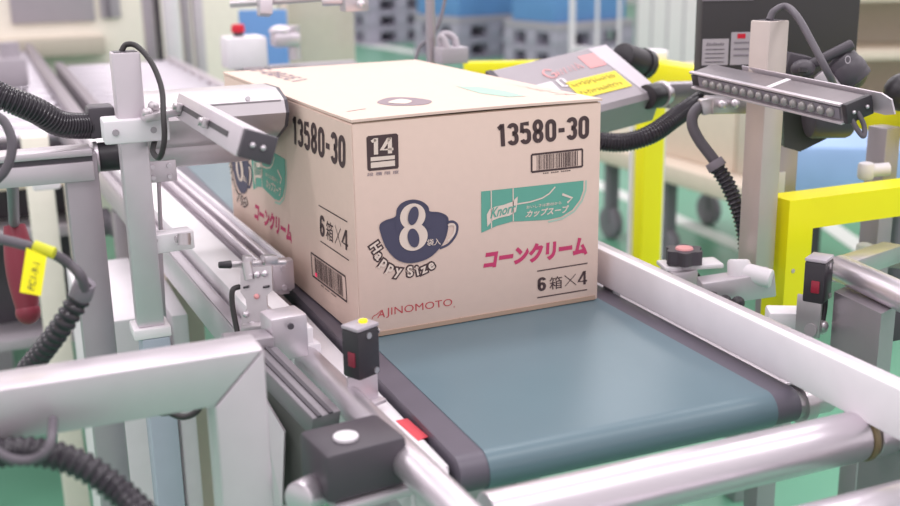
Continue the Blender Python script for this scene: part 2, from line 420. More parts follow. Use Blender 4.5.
poly(bm, [(0.0191, 0.1932), (0.0462, 0.1931), (0.0464, 0.1971), (0.0193, 0.1974)], front, 2); poly(bm, [(0.0191, 0.186), (0.0462, 0.1858), (0.0463, 0.1917), (0.0192, 0.1918)], front, 2)
ink_part('icon_print', bm, inkpale, 'pale figures and bars of the icon')
bm = NB(); text(bm, '段 積 限 度', front, (0.0147, 0.1776), (0.0507, 0.1771), (0.0508, 0.1807), (0.0149, 0.1814), .01); ink_part('printed_caption', bm, inkgrey, None)

def cup_print(face, m, scale, tag):
    """cup picture; m maps the front-face coordinates onto the wanted face"""
    M = lambda P: [m(p) for p in P]
    body = smooth2([(0.027, 0.123), (0.0331, 0.1277), (0.0452, 0.1307), (0.0478, 0.1396), (0.0543, 0.1451), (0.0653, 0.1467), (0.0757, 0.1435), (0.0826, 0.1372), (0.0845, 0.1317), (0.096, 0.1292), (0.1052, 0.1235), (0.1058, 0.1139), (0.102, 0.0998), (0.0921, 0.0875), (0.0788, 0.08), (0.061, 0.0784), (0.046, 0.0839), (0.0349, 0.0968), (0.0296, 0.1101)], 4)
    b = NB(); poly(b, M(body), face); ribbon(b, M(smooth2([(0.1047, 0.1174), (0.1125, 0.1173), (0.1175, 0.1119), (0.1153, 0.102), (0.1066, 0.0929), (0.0957, 0.0895)], 6, False)), .0028*scale, face)
    ribbon(b, M(body + body[:1]), .0016*scale, face, 2)
    ink_part('printed_cup', b, inkcup, 'slate cup picture ' + tag)
    b = NB()
    for kk, c, rx, ry in ((2, (0.0649, 0.129), .0148, .0142), (2.5, (0.065, 0.1063), .0166, .0152)): poly(b, M(ell(c, rx, ry)), face, kk)
    text(b, '袋入', face, *[m(p) for p in ((0.0803, 0.0941), (0.0967, 0.0937), (0.0968, 0.1015), (0.0805, 0.1018))], bold=.01, k=3)
    ribbon(b, M(smooth2([(0.106, 0.1143), (0.1119, 0.1147), (0.1146, 0.1111), (0.1126, 0.1034), (0.1055, 0.0965)], 6, False)), .0024*scale, face, 2)
    ink_part('cup_figure', b, inkpale, 'pale figure 8 and lettering ' + tag)
    b = NB(); poly(b, M(ell((0.0652, 0.1299), .0060, .0102, -14)), face, 4); poly(b, M(ell((0.0647, 0.1054), .0066, .0108, 12)), face, 4)
    poly(b, M([(0.0792, 0.1194), (0.0781, 0.1223), (0.0864, 0.1241), (0.0861, 0.113), (0.0802, 0.1143)]), face, 2); poly(b, M([(0.0518, 0.1161), (0.0452, 0.1137), (0.0445, 0.1269), (0.0508, 0.1245), (0.0529, 0.1195)]), face, 2)
    ink_part('cup_counter', b, inkcup, None)
    b, b2 = NB(), NB()
    for ch, c, a in (('H', (0.0217, 0.1006), -62), ('a', (0.0254, 0.0913), -52), ('p', (0.0313, 0.0832), -40), ('p', (0.0385, 0.0769), -30), ('y', (0.0469, 0.0721), -16), ('S', (0.0599, 0.0688), 2), ('i', (0.0684, 0.0686), 10), ('z', (0.076, 0.0698), 16), ('e', (0.0846, 0.0728), 24)):
        for B, bo, kk in ((b, .14, 1), (b2, .026, 2)): 
            glyph(B, ch, lambda u, v, k=1: face(*m((u, v)), k), c, a, .0112, bo, kk, .98)
    ink_part('printed_slogan', b, ink, 'curved words Happy Size ' + tag); ink_part('slogan_fill', b2, inkpale, None)
def banner_print(face, m, scale, tag):
    M = lambda *P: [m(p) for p in P]
    b = NB(); poly(b, M((0.147, 0.1472), (0.2779, 0.1457), (0.2776, 0.1341), (0.2731, 0.1234), (0.2632, 0.1128), (0.2487, 0.1066), (0.2317, 0.1052), (0.2083, 0.1068), (0.1853, 0.1087), (0.1664, 0.1062), (0.1467, 0.1005)), face)
    ink_part('printed_banner', b, inkteal, 'teal banner ' + tag)
    b = NB(); ribbon(b, M((0.2814, 0.1456), (0.2809, 0.1337), (0.2764, 0.1224), (0.2659, 0.1109), (0.2501, 0.1041), (0.2317, 0.1026)), .002*scale, face)
    ink_part('banner_rim', b, inkpteal, None)
    b = NB(); poly(b, M((0.1534, 0.1205), (0.1572, 0.1263), (0.1641, 0.1284), (0.1741, 0.1291), (0.1854, 0.1316), (0.1923, 0.1368), (0.1917, 0.1286), (0.1898, 0.1194), (0.1816, 0.116), (0.169, 0.115), (0.1615, 0.1133), (0.1571, 0.1098), (0.154, 0.1068)), face, 2)
    for xx, y0, y1 in ((490.9,190.8,229.4), (512.8,188.5,222.2)): ribbon(b, M(*( [((0.1591, 0.1472)), ((0.1592, 0.1043))] if xx < 500 else [((0.1864, 0.1468)), ((0.1866, 0.1088))])), .0013*scale, face, 2)
    ribbon(b, M((0.1917, 0.1281), (0.2083, 0.1287), (0.2237, 0.1313), (0.2327, 0.1355), (0.2405, 0.1425)), .0016*scale, face, 2)
    ribbon(b, M((0.2497, 0.1329), (0.263, 0.127), (0.2565, 0.1224)), .0026*scale, face, 2)
    text(b, 'カップスープ', face, *M((0.2013, 0.111), (0.2586, 0.1102), (0.2585, 0.1194), (0.2038, 0.1194)), bold=.03, k=2, shear=.15)
    text(b, 'おいしさは素材から', face, *M((0.2032, 0.1212), (0.2486, 0.1214), (0.2485, 0.1251), (0.2032, 0.125)), bold=.01, k=2)
    ink_part('banner_lettering', b, inkpale, 'pale lettering and flag ' + tag)
    b = NB(); text(b, 'Knorr', face, *M((0.1575, 0.1155), (0.1898, 0.1199), (0.1898, 0.1304), (0.1585, 0.1272)), bold=.015, k=3, shear=.3)
    ink_part('flag_lettering', b, inkteal, None)
ident = lambda p: p
cup_print(front, ident, 1, 'on the front face'); banner_print(front, ident, 1, 'on the front face')
bm = NB(); text(bm, 'コーンクリーム', front, (0.1485, 0.0577), (0.2851, 0.0567), (0.2819, 0.08), (0.1506, 0.0797), .065, 1, .12); ink_part('printed_flavour', bm, inkpink, 'pink lettering on the front face')
bm = NB(); ribbon(bm, [(0.2176, 0.0463), (0.2851, 0.0465)], .0014, front); ribbon(bm, [(0.2178, 0.0143), (0.2852, 0.0141)], .0014, front)
digits(bm, '6', front, (0.2184, 0.0217), (0.2296, 0.0214), (0.2295, 0.0381), (0.2183, 0.0382)); text(bm, '箱', front, (0.234, 0.0212), (0.251, 0.021), (0.2509, 0.0365), (0.2339, 0.0364), .004)
ribbon(bm, [(0.2551, 0.0229), (0.2691, 0.0355)], .0009, front); ribbon(bm, [(0.2542, 0.0358), (0.27, 0.0223)], .0009, front); digits(bm, '4', front, (0.2724, 0.0212), (0.285, 0.021), (0.2847, 0.0377), (0.2722, 0.0378), .13)
ink_part('printed_count', bm, ink, 'ruled count line on the front face')
bm = NB(); text(bm, 'A', front, (0.0201, 0.0214), (0.0291, 0.0214), (0.0294, 0.0302), (0.0233, 0.0301)); text(bm, 'JINOMOTO', front, (0.0305, 0.02), (0.1101, 0.0193), (0.1097, 0.0301), (0.0309, 0.0311), -.004)
ribbon(bm, smooth2([(0.0141, 0.0213), (0.0161, 0.0244), (0.0202, 0.026), (0.025, 0.0295)], 5, False), .0008, front)
text(bm, 'o', front, (0.1112, 0.0189), (0.1132, 0.0188), (0.1132, 0.0207), (0.1113, 0.0208)); ink_part('printed_maker_name', bm, inkred, 'thin red maker lettering on the front face')

# left face
bm = NB(); digits(bm, '13580-30', side, (0.2022, 0.183), (0.0212, 0.1828), (0.0168, 0.2184), (0.1977, 0.2166)); ink_part('printed_number', bm, ink, 'dark brown number 13580-30 on the left face')
bm = NB(); ribbon(bm, [(0.1167, 0.1249), (0.0219, 0.126)], .0014, side); ribbon(bm, [(0.1167, 0.0827), (0.0224, 0.0834)], .0014, side)
digits(bm, '6', side, (0.1178, 0.0896), (0.101, 0.0897), (0.0973, 0.1154), (0.114, 0.1151)); text(bm, '箱', side, (0.0961, 0.0905), (0.0724, 0.0909), (0.0693, 0.1135), (0.0929, 0.1129), .004)
ribbon(bm, [(0.0656, 0.0923), (0.0447, 0.1136)], .0012, side); ribbon(bm, [(0.0628, 0.1136), (0.046, 0.0931)], .0012, side); digits(bm, '4', side, (0.0435, 0.0932), (0.024, 0.0934), (0.0213, 0.1164), (0.0406, 0.1161), .13)
ink_part('printed_count', bm, ink, 'ruled count line on the left face')
bm = NB(); barcode(bm, [(0.1535, 0.0317), (0.035, 0.033), (0.036, 0.0616), (0.1547, 0.0597)], side, .0022, 8); [ribbon(bm, [lerp4([(0.1228, 0.0268), (0.0692, 0.0274), (0.0688, 0.0301), (0.1224, 0.0296)], s_/14, .5), lerp4([(0.1228, 0.0268), (0.0692, 0.0274), (0.0688, 0.0301), (0.1224, 0.0296)], s_/14+.045, .5)], .0016, side) for s_ in range(14) if s_ not in (3, 8)]; ink_part('printed_barcode', bm, ink, 'framed barcode on the left face')
def affine(s0, s1, d0, d1):
    """u,v box s0..s1 on the front onto the box d0..d1 on the side"""
    return lambda p: (d0[0]+(p[0]-s0[0])/(s1[0]-s0[0])*(d1[0]-d0[0]), d0[1]+(p[1]-s0[1])/(s1[1]-s0[1])*(d1[1]-d0[1]))
side0 = lambda y, z, k=1: Vector((-EPS*k, y, z))
ban = affine((0.1468, 0.1043), (0.2801, 0.1431), (0.4012, 0.0944), (0.2399, 0.1535)); banner_print(side0, ban, 1.5, 'on the left face')
cup = affine((0.0254, 0.0835), (0.1183, 0.1392), (0.5145, 0.0791), (0.4033, 0.1467)); cup_print(side0, cup, 1.5, 'on the left face')
bm = NB(); text(bm, 'コーンクリーム', side0, (0.4071, 0.0459), (0.2317, 0.0514), (0.2316, 0.0768), (0.3971, 0.0735), .06, 1, .1); ink_part('printed_flavour', bm, inkpink, 'pink lettering on the left face')
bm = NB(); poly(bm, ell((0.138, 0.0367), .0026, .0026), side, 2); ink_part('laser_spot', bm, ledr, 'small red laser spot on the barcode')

# top face, faint print
bm = NB(); poly(bm, smooth2([(0.0719, 0.1107), (0.0969, 0.1391), (0.1155, 0.1324), (0.1272, 0.1099), (0.1285, 0.0847), (0.1103, 0.0632), (0.0882, 0.0679), (0.0735, 0.0816)], 4), topf); ink_part('printed_cup', bm, inkgrey, 'faint grey cup print on the top')
bm = NB(); poly(bm, smooth2([(0.0811, 0.1002), (0.1039, 0.1197), (0.1091, 0.0969), (0.0934, 0.0802)], 4), topf, 2); ink_part('cup_figure', bm, inkpale, None)
bm = NB(); poly(bm, [(0.2109, 0.1972), (0.2328, 0.1712), (0.241, 0.1208), (0.2386, 0.0643), (0.2178, 0.0695), (0.2054, 0.1167)], topf); ink_part('printed_banner', bm, inkpteal, 'faint green banner print on the top')
bm = NB(); text(bm, 'コーンクリーム', topf, (0.2784, 0.1832), (0.2957, 0.0432), (0.2738, 0.047), (0.2772, 0.2026), .05); ink_part('printed_flavour', bm, inkppink, 'faint pink lettering on the top')
bm = NB(); text(bm, '13580-30', topf, (0.049, 0.352), (0.0342, 0.5628), (0.0671, 0.5616), (0.0755, 0.3699), .02); ink_part('printed_number', bm, inkgrey, 'faint grey number on the top')
bm = NB(); ribbon(bm, [(0.0173, 0.0601), (0.0427, 0.0694)], .002, topf); ink_part('printed_line', bm, inkgrey, None)

# ------------------------------------------------------------ near rollers
def roller(y, z, r, label, xa=-.03, xb=.327):
    t = thing('conveyor_roller', label, 'roller', (.3, y, z), 'steel rollers following the belt')
    bm = NB(); cyl(bm, (xa, y, z), (xb, y, z), r, seg=48, bev=.002); part('roller_tube', bm, chrome, t)
    bm = NB(); cyl(bm, (xb, y, z), (xb+.010, y, z), r*.9, seg=40); ring = part('groove', bm, dgrey, t)
    bm = NB(); cyl(bm, (xb+.0012, y, z), (xb+.0075, y, z), r+.0012, seg=40, bev=.002); part('drive_ring', bm, orange, t, 'amber drive ring')
    bm = NB(); cyl(bm, (xb+.010, y, z), (xb+.14, y, z), r, seg=48, bev=.002); part('roller_end', bm, chrome, t)
    bm = NB(); cyl(bm, (xa-.03, y, z), (xb+.17, y, z), .006, seg=16); part('axle', bm, steel, t)
roller(-.39, -.012, .022, 'polished steel roller just past the end of the belt')
roller(-.472, -.036, .022, 'second polished steel roller, nearest to the viewer')
bm = NB(); bx(bm, -.1, .5, -.445, -.42, -.16, -.12, .002); solo('cross_bar', bm, alud, 'dull metal cross bar under the two steel rollers', 'bar')
bm = NB(); bx(bm, .36, .375, -.62, -.36, -.1, -.01, .002); solo('roller_bracket', bm, alud, 'metal side plate at the far end of the steel rollers', 'bracket')

# ------------------------------------------------------------ left pipe with sensor blocks
px, pz0, pz1 = -.052, -.024, -.002
tube = thing('pipe', 'shiny round pipe running along the near left edge of the belt', 'pipe', (-.066, -.2, 0))
bm = NB(); cyl(bm, (-0.066, -0.019, -0.003), (-0.066, -0.449, 0.021), .0142, seg=40, bev=.001); part('pipe_tube', bm, chrome, tube)
bm = NB(); beam(bm, (-0.066, -0, -0.004), (-0.066, -0.027, -0.002), .031, .031); part('pipe_end', bm, whiteplastic, tube)

def thru_sensor(name, c, yaw, tilt, label, w=.026, d=.034, h=.047, face=redsoft):
    R = Matrix.Rotation(yaw, 3, 'Z') @ Matrix.Rotation(tilt, 3, 'Y'); t = thing(name, label, 'sensor', V(c)-V((0, 0, h/2)))
    at = lambda x, y, z: V(c) + R @ V((x, y, z))
    bm = NB(); box(bm, c, (w, d, h), R, .002); part('sensor_body', bm, black, t)
    bm = NB(); box(bm, at(0, 0, h/2+.002), (w*1.02, d*1.02, .004), R, .0015); cap = part('sensor_cap', bm, winm, t); 
    bm = NB(); box(bm, at(-w/2-.0005, -.002, -.004), (.002, d*.4, h*.3), R, .0008); part('sensor_lens', bm, face, t)
    bm = NB()
    for yy, zz in ((-d*.36, h*.38), (d*.36, -h*.4)): cyl(bm, at(w/2, yy, zz), at(w/2+.001, yy, zz), .003, seg=14); cyl(bm, at(0, -d/2, zz) if yy < 0 else at(w*.3, -d/2, zz), at(0, -d/2-.001, zz) if yy < 0 else at(w*.3, -d/2-.001, zz), .003, seg=14)
    part('screw', bm, steel, t); return t, at, R
t, at_, R = thru_sensor('photo_sensor', (-0.052, -0.164, 0.052), .45, 0, 'black photo sensor with a yellow light in front of the box corner', .027, .022, .046, maroon)
bm = NB(); cyl(bm, at_(.004, 0, .0265), at_(.004, 0, .0295), .0042, seg=16, bev=.001); part('indicator', bm, ledy, t, 'yellow indicator light')
bm = NB(); beam(bm, V(at_(0, 0, -.023)), V(at_(0, 0, -.052)), .03, .004); box(bm, at_(0, 0, -.05), (.032, .03, .004), R, .001); part('mounting_bracket', bm, alu, t)

# foreground clamp block
ck = thing('clamp_block', 'blurred black block clamped on the pipe with a pale round knob on top', 'clamp', (-0.108, -0.303, 0))
cc = V((-0.105, -0.299, 0.016)); RK = Matrix.Rotation(.12, 3, 'Z')
bm = NB(); box(bm, cc, (.07, .056, .042), RK, .005); part('block', bm, dgrey, ck)
bm = NB(); cyl(bm, cc+V((-.008, -.008, .021)), cc+V((-.008, -.008, .0245)), .010, seg=24, bev=.001); part('knob', bm, whiteplastic, ck, 'pale round knob')
bm = NB(); box(bm, cc+V((.01, -.005, -.026)), (.075, .05, .008), RK, .002); part('foot_plate', bm, alu, ck)
bm = NB(); beam(bm, cc+V((.015, 0, -.03)), cc+V((.015, 0, -.14)), .022, .022); part('stem', bm, alud, ck)
bm = NB(); cyl(bm, (-0.157, -0.317, -0.001), (-0.122, -0.288, -0.007), .0135, seg=32, bev=.003); solo('pipe_stub', bm, chrome, 'short pale pipe stub left of the black clamp block', 'pipe')
# dark slotted profile and plate left of the pipe
sp = thing('slotted_profile', 'dark slotted aluminium profile beneath the slotted bracket', 'profile', (-0.108, -0.152, 0.014))
a0, a1 = V((-0.128, -0.093, 0.033)), V((-0.098, -0.199, 0.003))
wth = mat('weathered_aluminium', (132, 126, 132), .45, .4)
bm = NB(); beam(bm, a0, a1, .03, .02); part('profile_bar', bm, wth, sp)
ax, ay, az = frame_of(a1-a0)
bm = NB()
for s in (-.008, .004): beam(bm, a0+ax*s+ay*.0105, a1+ax*s+ay*.0105, .004, .002, bev=0)
part('slot', bm, dgrey, sp)
bm = NB(); prism(bm, [(-0.138, -0.115, 0.022), (-0.096, -0.202, -0.001), (-0.106, -0.216, -0.062), (-0.145, -0.147, -0.093)], (.002, .004, 0)); part('web_plate', bm, mat('olive_grey_plate', (108, 112, 108), .4, .3), sp)
bm = NB(); prism(bm, [(-0.142, -0.126, 0.02), (-0.13, -0.173, -0.01), (-0.14, -0.188, -0.074), (-0.151, -0.154, -0.088)], (.002, .002, 0)); part('cover_plate', bm, alu, sp, 'pale cover plate')

# slotted L bracket with clamp lever
lb = thing('slotted_bracket', 'silver slotted bracket plate with a black tipped lever', 'bracket', (-0.12, -0.029, 0.034))
bm = NB(); prism(bm, [(-0.125, -0.007, 0.099), (-0.096, -0.019, 0.101), (-0.098, -0.025, 0.077), (-0.104, -0.024, 0.072), (-0.105, -0.027, 0.062), (-0.1, -0.031, 0.056), (-0.103, -0.036, 0.036), (-0.132, -0.024, 0.033), (-0.13, -0.019, 0.053), (-0.124, -0.019, 0.06), (-0.124, -0.017, 0.069), (-0.128, -0.013, 0.076)], (.0015, .003, 0)); part('plate', bm, steel, lb)
for p, q in (((-0.125, -0.015, 0.081), (-0.12, -0.017, 0.082)), ((-0.107, -0.023, 0.081), (-0.101, -0.025, 0.082))):
    bm = NB(); beam(bm, p, q, .0035, .0016, bev=0); part('slot', bm, black, lb)
bm = NB()
for p in ((-0.118, -0.014, 0.093), (-0.111, -0.017, 0.093), (-0.104, -0.02, 0.094), (-0.126, -0.022, 0.055), (-0.106, -0.03, 0.056), (-0.122, -0.03, 0.046), (-0.113, -0.034, 0.045)): ball(bm, p, .0034)
part('screw', bm, chrome, lb)
bm = NB(); beam(bm, (-0.133, -0.032, 0.043), (-0.104, -0.044, 0.045), .012, .01); part('clamp_foot', bm, steel, lb)
bm = NB(); cyl(bm, (-0.134, -0.002, 0.103), (-0.074, 0.015, 0.093), .0035, seg=16); beam(bm, (-0.121, -0.002, 0.104), (-0.112, -0.001, 0.103), .012, .012); beam(bm, (-0.1, 0.005, 0.101), (-0.084, 0.009, 0.099), .012, .01); cyl(bm, (-0.119, -0.008, 0.105), (-0.118, -0.014, 0.088), .005, seg=14); lv = part('lever_rod', bm, steel, lb)
bm = NB(); cyl(bm, (-0.146, -0.003, 0.104), (-0.133, -0.003, 0.103), .0032, .0042, seg=16, bev=.001); part('lever_tip', bm, black, lv, 'black rubber tip')
bm = NB(); ball(bm, (-0.114, -0.022, 0.072), .0028); part('laser_spot', bm, redsoft, lb, 'faint pink laser reflection')
bm = NB(); cable(bm, [(-0.127, -0.007, 0.08), (-0.135, -0.01, 0.078), (-0.137, -0.013, 0.064), (-0.136, -0.019, 0.044), (-0.135, -0.024, 0.032)], .0028); solo('sensor_cable', bm, cabled, 'thin black cable hanging beside the slotted bracket', 'cable')
wb = thing('mounting_block', 'white metal mounting block between bracket and belt', 'block', (-0.106, -0.084, 0.019))
bm = NB(); box(bm, (-0.097, -0.059, 0.042), (.038, .034, .045), Matrix.Rotation(.1, 3, 'Z'), .003); part('block', bm, alu, wb)
bm = NB(); screw(bm, V((-0.096, -0.083, 0.057)), (0, -1, .1), .0034); part('screw', bm, dgrey, wb)
bm = NB(); beam(bm, (-0.16, -0.078, 0.039), (-0.116, -0.075, 0.036), .03, .03); part('arm', bm, alud, wb)

# ------------------------------------------------------------ foreground square tube frame
fr = thing('machine_frame', 'square tube frame in the blurred near foreground', 'frame', (-.2, -.27, FZ))
fx, fy, fz, fw_ = -.189, -.268, .115, .041
def mitred(pts):
    b = bmesh.new(); prism(b, [(x, fy-fw_/2, z) for x, z in pts], (0, fw_, 0)); bmesh.ops.bevel(b, geom=b.edges[:], offset=.003, segments=2, affect='EDGES', profile=.5); return b
xr = fx+fw_/2
part('cross_tube', mitred([(-1.0, fz), (xr, fz), (xr-fw_, fz-fw_), (-1.0, fz-fw_)]), alu, fr)
part('leg', mitred([(xr, fz), (xr, FZ), (xr-fw_, FZ), (xr-fw_, fz-fw_)]), alu, fr)
bm = NB(); cable(bm, [(-0.237, -0.171, 0.035), (-0.23, -0.176, 0.03), (-0.219, -0.181, 0.025), (-0.208, -0.185, 0.029), (-0.201, -0.185, 0.039)], .0028); ball(bm, (-0.232, -0.174, 0.031), .007, (1.3, 1, .7)); solo('sensor_cable', bm, cabled, 'short dark cable loop below the foreground frame', 'cable')

# ------------------------------------------------------------ left posts
pa = thing('upright_post', 'tall silver square post holding the left light bar', 'post', (-0.212, 0.058, 0.009))
p0, p1 = V((-0.203, 0.122, 0.308)), V((-0.203, 0.122, 0.308)); zb = (-0.212, 0.059, 0.012)[2]
bm = NB(); bx(bm, p0.x-.014, p0.x+.014, p0.y-.014, p0.y+.014, zb, p0.z, .0015); part('tube', bm, alu, pa)
bm = NB(); bx(bm, p0.x-.0115, p0.x+.0115, p0.y-.0115, p0.y+.0115, p0.z-.0005, p0.z+.0006); part('tube_mouth', bm, dgrey, pa)
bm = NB(); bx(bm, p0.x-.02, p0.x+.02, p0.y-.02, p0.y+.02, zb-.012, zb, .002); part('base_plate', bm, white, pa)
bm = NB(); bx(bm, p0.x-.012, p0.x+.018, p0.y-.02, p0.y+.02, FZ, zb-.012, .002); part('pedestal', bm, mat('blue_grey_paint', (168, 176, 190), .45), pa)
wc = thing('post_clamp', 'white plastic clamp block around the tall silver post', 'clamp', (-0.211, 0.076, 0.218))
c0 = V((-0.21, 0.079, 0.229)); bm = NB(); box(bm, (p0.x+.003, p0.y-.006, c0.z), (.066, .042, .024), Matrix.Rotation(-.03, 3, 'Z'), .002); part('block', bm, whiteplastic, wc)
bm = NB()
for q in (-.022, .016): screw(bm, (p0.x+.003+q, p0.y-.0265, c0.z), (0, -1, 0), .0036)
part('screw', bm, alud, wc)
cb_ = V((-0.193, 0.147, 0.218))
pb2 = thing('guide_stay', 'slim vertical flat bar with a screw plate above the grooved rail', 'stay', (-0.18, 0.159, 0.089))
bm = NB(); beam(bm, (-0.173, 0.169, 0.17), (-0.179, 0.15, 0.1), .009, .004, (1, 0, 0)); part('flat_bar', bm, alud, pb2)
bm = NB(); q = V((-0.171, 0.163, 0.172)); box(bm, q, (.034, .004, .024), None, .001); h = part('screw_plate', bm, alu, pb2)
bm = NB()
for dx in (-.009, .009):
    for dz in (-.006, .006): screw(bm, q+V((dx, -.002, dz)), (0, -1, 0), .003)
part('screw', bm, chrome, h)
bm = NB(); q = V((-0.174, 0.126, 0.102)); box(bm, q, (.05, .024, .021), Matrix.Rotation(.12, 3, 'Z'), .002); part('clamp_block', bm, whiteplastic, pb2, 'white clamp block')
bm = NB(); screw(bm, V((-0.191, 0.112, 0.107)), (0, -1, 0), .0034); cyl(bm, (-0.17, 0.104, 0.108), (-0.154, 0.108, 0.107), .004, seg=14); cyl(bm, (-0.161, 0.102, 0.114), (-0.162, 0.099, 0.102), .007, seg=14); part('screw', bm, steel, pb2)
bm = NB(); beam(bm, (-0.182, 0.18, 0.081), (-0.186, 0.18, -0.036), .014, .014, (1, 0, 0)); part('lower_bar', bm, alud, pb2)

pbp = V((-0.251, 0.236, 0.17))
pb = thing('support_post', 'wide grey post under the left printer arm', 'post', (pbp.x, pbp.y, FZ))
bm = NB(); bx(bm, pbp.x-.017, pbp.x+.019, pbp.y-.018, pbp.y+.018, FZ, (-0.249, 0.241, 0.19)[2], .002); part('tube', bm, alud, pb)
ab = thing('carrier_beam', 'horizontal grooved grey arm on the wide grey post', 'arm', (pbp.x-.1, pbp.y, (-0.251, 0.236, 0.17)[2]))
zt = (-0.268, 0.25, 0.195)[2]; zb_ = zt-.036
bm = NB(); bx(bm, -1.0, pbp.x+.014, pbp.y-.024, pbp.y+.018, zb_, zt-.014, .0015); bx(bm, -1.0, pbp.x+.014, pbp.y-.024, pbp.y+.018, zt-.008, zt, .0015); part('arm_profile', bm, alu, ab)
bm = NB(); bx(bm, -1.0, pbp.x+.0135, pbp.y-.021, pbp.y+.015, zt-.0145, zt-.0075); part('groove', bm, dgrey, ab)

# ------------------------------------------------------------ left printer head
hl = thing('printer_head', 'silver print head aimed at the left face of the box', 'printer', (-.1, .24, .16))
prof = [(-0.022, 0.266, 0.249), (-0.022, 0.203, 0.251), (-0.022, 0.167, 0.241), (-0.022, 0.161, 0.227), (-0.022, 0.172, 0.21), (-0.022, 0.218, 0.189), (-0.022, 0.309, 0.165), (-0.022, 0.363, 0.167), (-0.022, 0.349, 0.219)]
bm = NB(); prism(bm, [V(p)+V((-.004, 0, 0)) for p in prof], (-.16, 0, .0)); part('head_housing', bm, steel, hl)
bm = NB(); prism(bm, prof, (-.004, 0, 0)); part('end_cap', bm, dgrey, hl, 'dark end cap facing the box')
y1 = prof[2][1]-.0008; bm = NB(); beam(bm, (-.03, prof[2][1]-.0004, prof[2][2]), (-.186, prof[2][1]-.0004, prof[2][2]), .002, .0012, (0, 0, 1), 0); part('seam', bm, alud, hl)
bm = NB()
for z_ in (.004, -.008): screw(bm, (-.068, prof[2][1]-.001, prof[2][2]+z_), (0, -1, .3), .0032)
part('screw', bm, chrome, hl)
zc = (prof[3][2]+prof[6][2])/2-.01
bm = NB(); cyl(bm, (-.186, .252, zc-.008), (-.228, .252, zc-.008), .017, seg=32, bev=.002); part('arm_socket', bm, black, hl, 'black arm socket')
bm = NB(); cyl(bm, (-.228, .252, zc-.008), (-.233, .252, zc-.008), .0185, seg=32, bev=.001); part('clamp_ring', bm, chrome, hl)
bm = NB(); cyl(bm, (-.05, .255, zc-.006), (-.19, .255, zc-.006), .022, seg=40, bev=.004); part('lower_tube', bm, alu, hl)
bm = NB(); box(bm, (-0.22, 0.26, 0.219), (.03, .036, .036), None, .004); part('cable_gland', bm, dgrey, hl)
bm = NB(); conduit(bm, [(-0.349, 0.228, 0.271), (-0.321, 0.212, 0.258), (-0.292, 0.218, 0.242), (-0.265, 0.234, 0.222), (-0.228, 0.261, 0.213)], .0150, .0042); solo('corrugated_conduit', bm, hosem, 'thick black corrugated conduit running into the left print head', 'conduit')

# left light bar: back and slotted plate seen
def R_from(a, up):
    z = V(a).normalized(); x = V(up).cross(z).normalized(); return x, z.cross(x), z
A, B = V((-0.148, 0.126, 0.261)), V((-0.148, -0.181, 0.268))
ll = thing('light_bar', 'silver slotted light bar seen from its back beside the left print head', 'light bar', (A+B)/2-V((0, 0, .03)))
d = (B-A).normalized(); xs, ys = Vector((.80, 0, .6)), None
n_ = Vector((-.94, 0, .34)); n_ = (n_ - d*n_.dot(d)).normalized(); t_ = d.cross(n_).normalized()
if t_.z > 0: t_ = -t_
def lp(s, a, b): return A + (B-A)*s + t_*a + n_*b
RL = Matrix((t_, n_, d)).transposed(); Ln = (B-A).length
bm = NB(); box(bm, lp(.5, .012, -.013), (.021, .026, Ln), RL, .002); part('housing', bm, alu, ll)
bm = NB(); box(bm, lp(.5, .0125, .001), (.025, .003, Ln*1.0), RL, .001); pl_ = part('slotted_plate', bm, alu, ll)
bm = NB(); box(bm, lp(.45, .012, .0027), (.005, .001, Ln*.82), RL); part('slot', bm, black, pl_)
bm = NB(); box(bm, lp(1.0, .0125, -.013)+d*.003, (.024, .029, .007), RL, .0015); cap = part('end_cap', bm, dgrey, ll, 'dark end cap')
bm = NB()
for q in (-.004, .006): ball(bm, lp(1.0, .012, -.013+q*.9)+d*.0068, .0026)
part('screw', bm, chrome, cap)
bm = NB()
for s in (.13, .58): box(bm, lp(s, .013, .006), (.009, .006, .012), RL, .001); cyl(bm, lp(s, .013, .006), lp(s, .013, .012), .004, seg=14)
part('plate_nut', bm, steel, ll)
bm = NB(); beam(bm, (-0.195, 0.088, 0.243), (-0.154, 0.094, 0.248), .02, .008); beam(bm, (-0.16, 0.095, 0.242), (-0.145, 0.104, 0.255), .012, .004); ball(bm, (-0.182, 0.097, 0.253), .006); ball(bm, (-0.19, 0.087, 0.248), .006); part('hinge_bracket', bm, steel, ll)
bm = NB(); cable(bm, [(-0.206, 0.123, 0.308), (-0.2, 0.123, 0.315), (-0.19, 0.118, 0.313), (-0.18, 0.098, 0.298), (-0.175, 0.078, 0.274), (-0.178, 0.06, 0.248), (-0.18, 0.054, 0.225), (-0.185, 0.061, 0.206), (-0.188, 0.086, 0.208), (-0.182, 0.108, 0.216)], .0029); solo('light_cable', bm, cabled, 'thin black cable arching out of the tall silver post', 'cable')

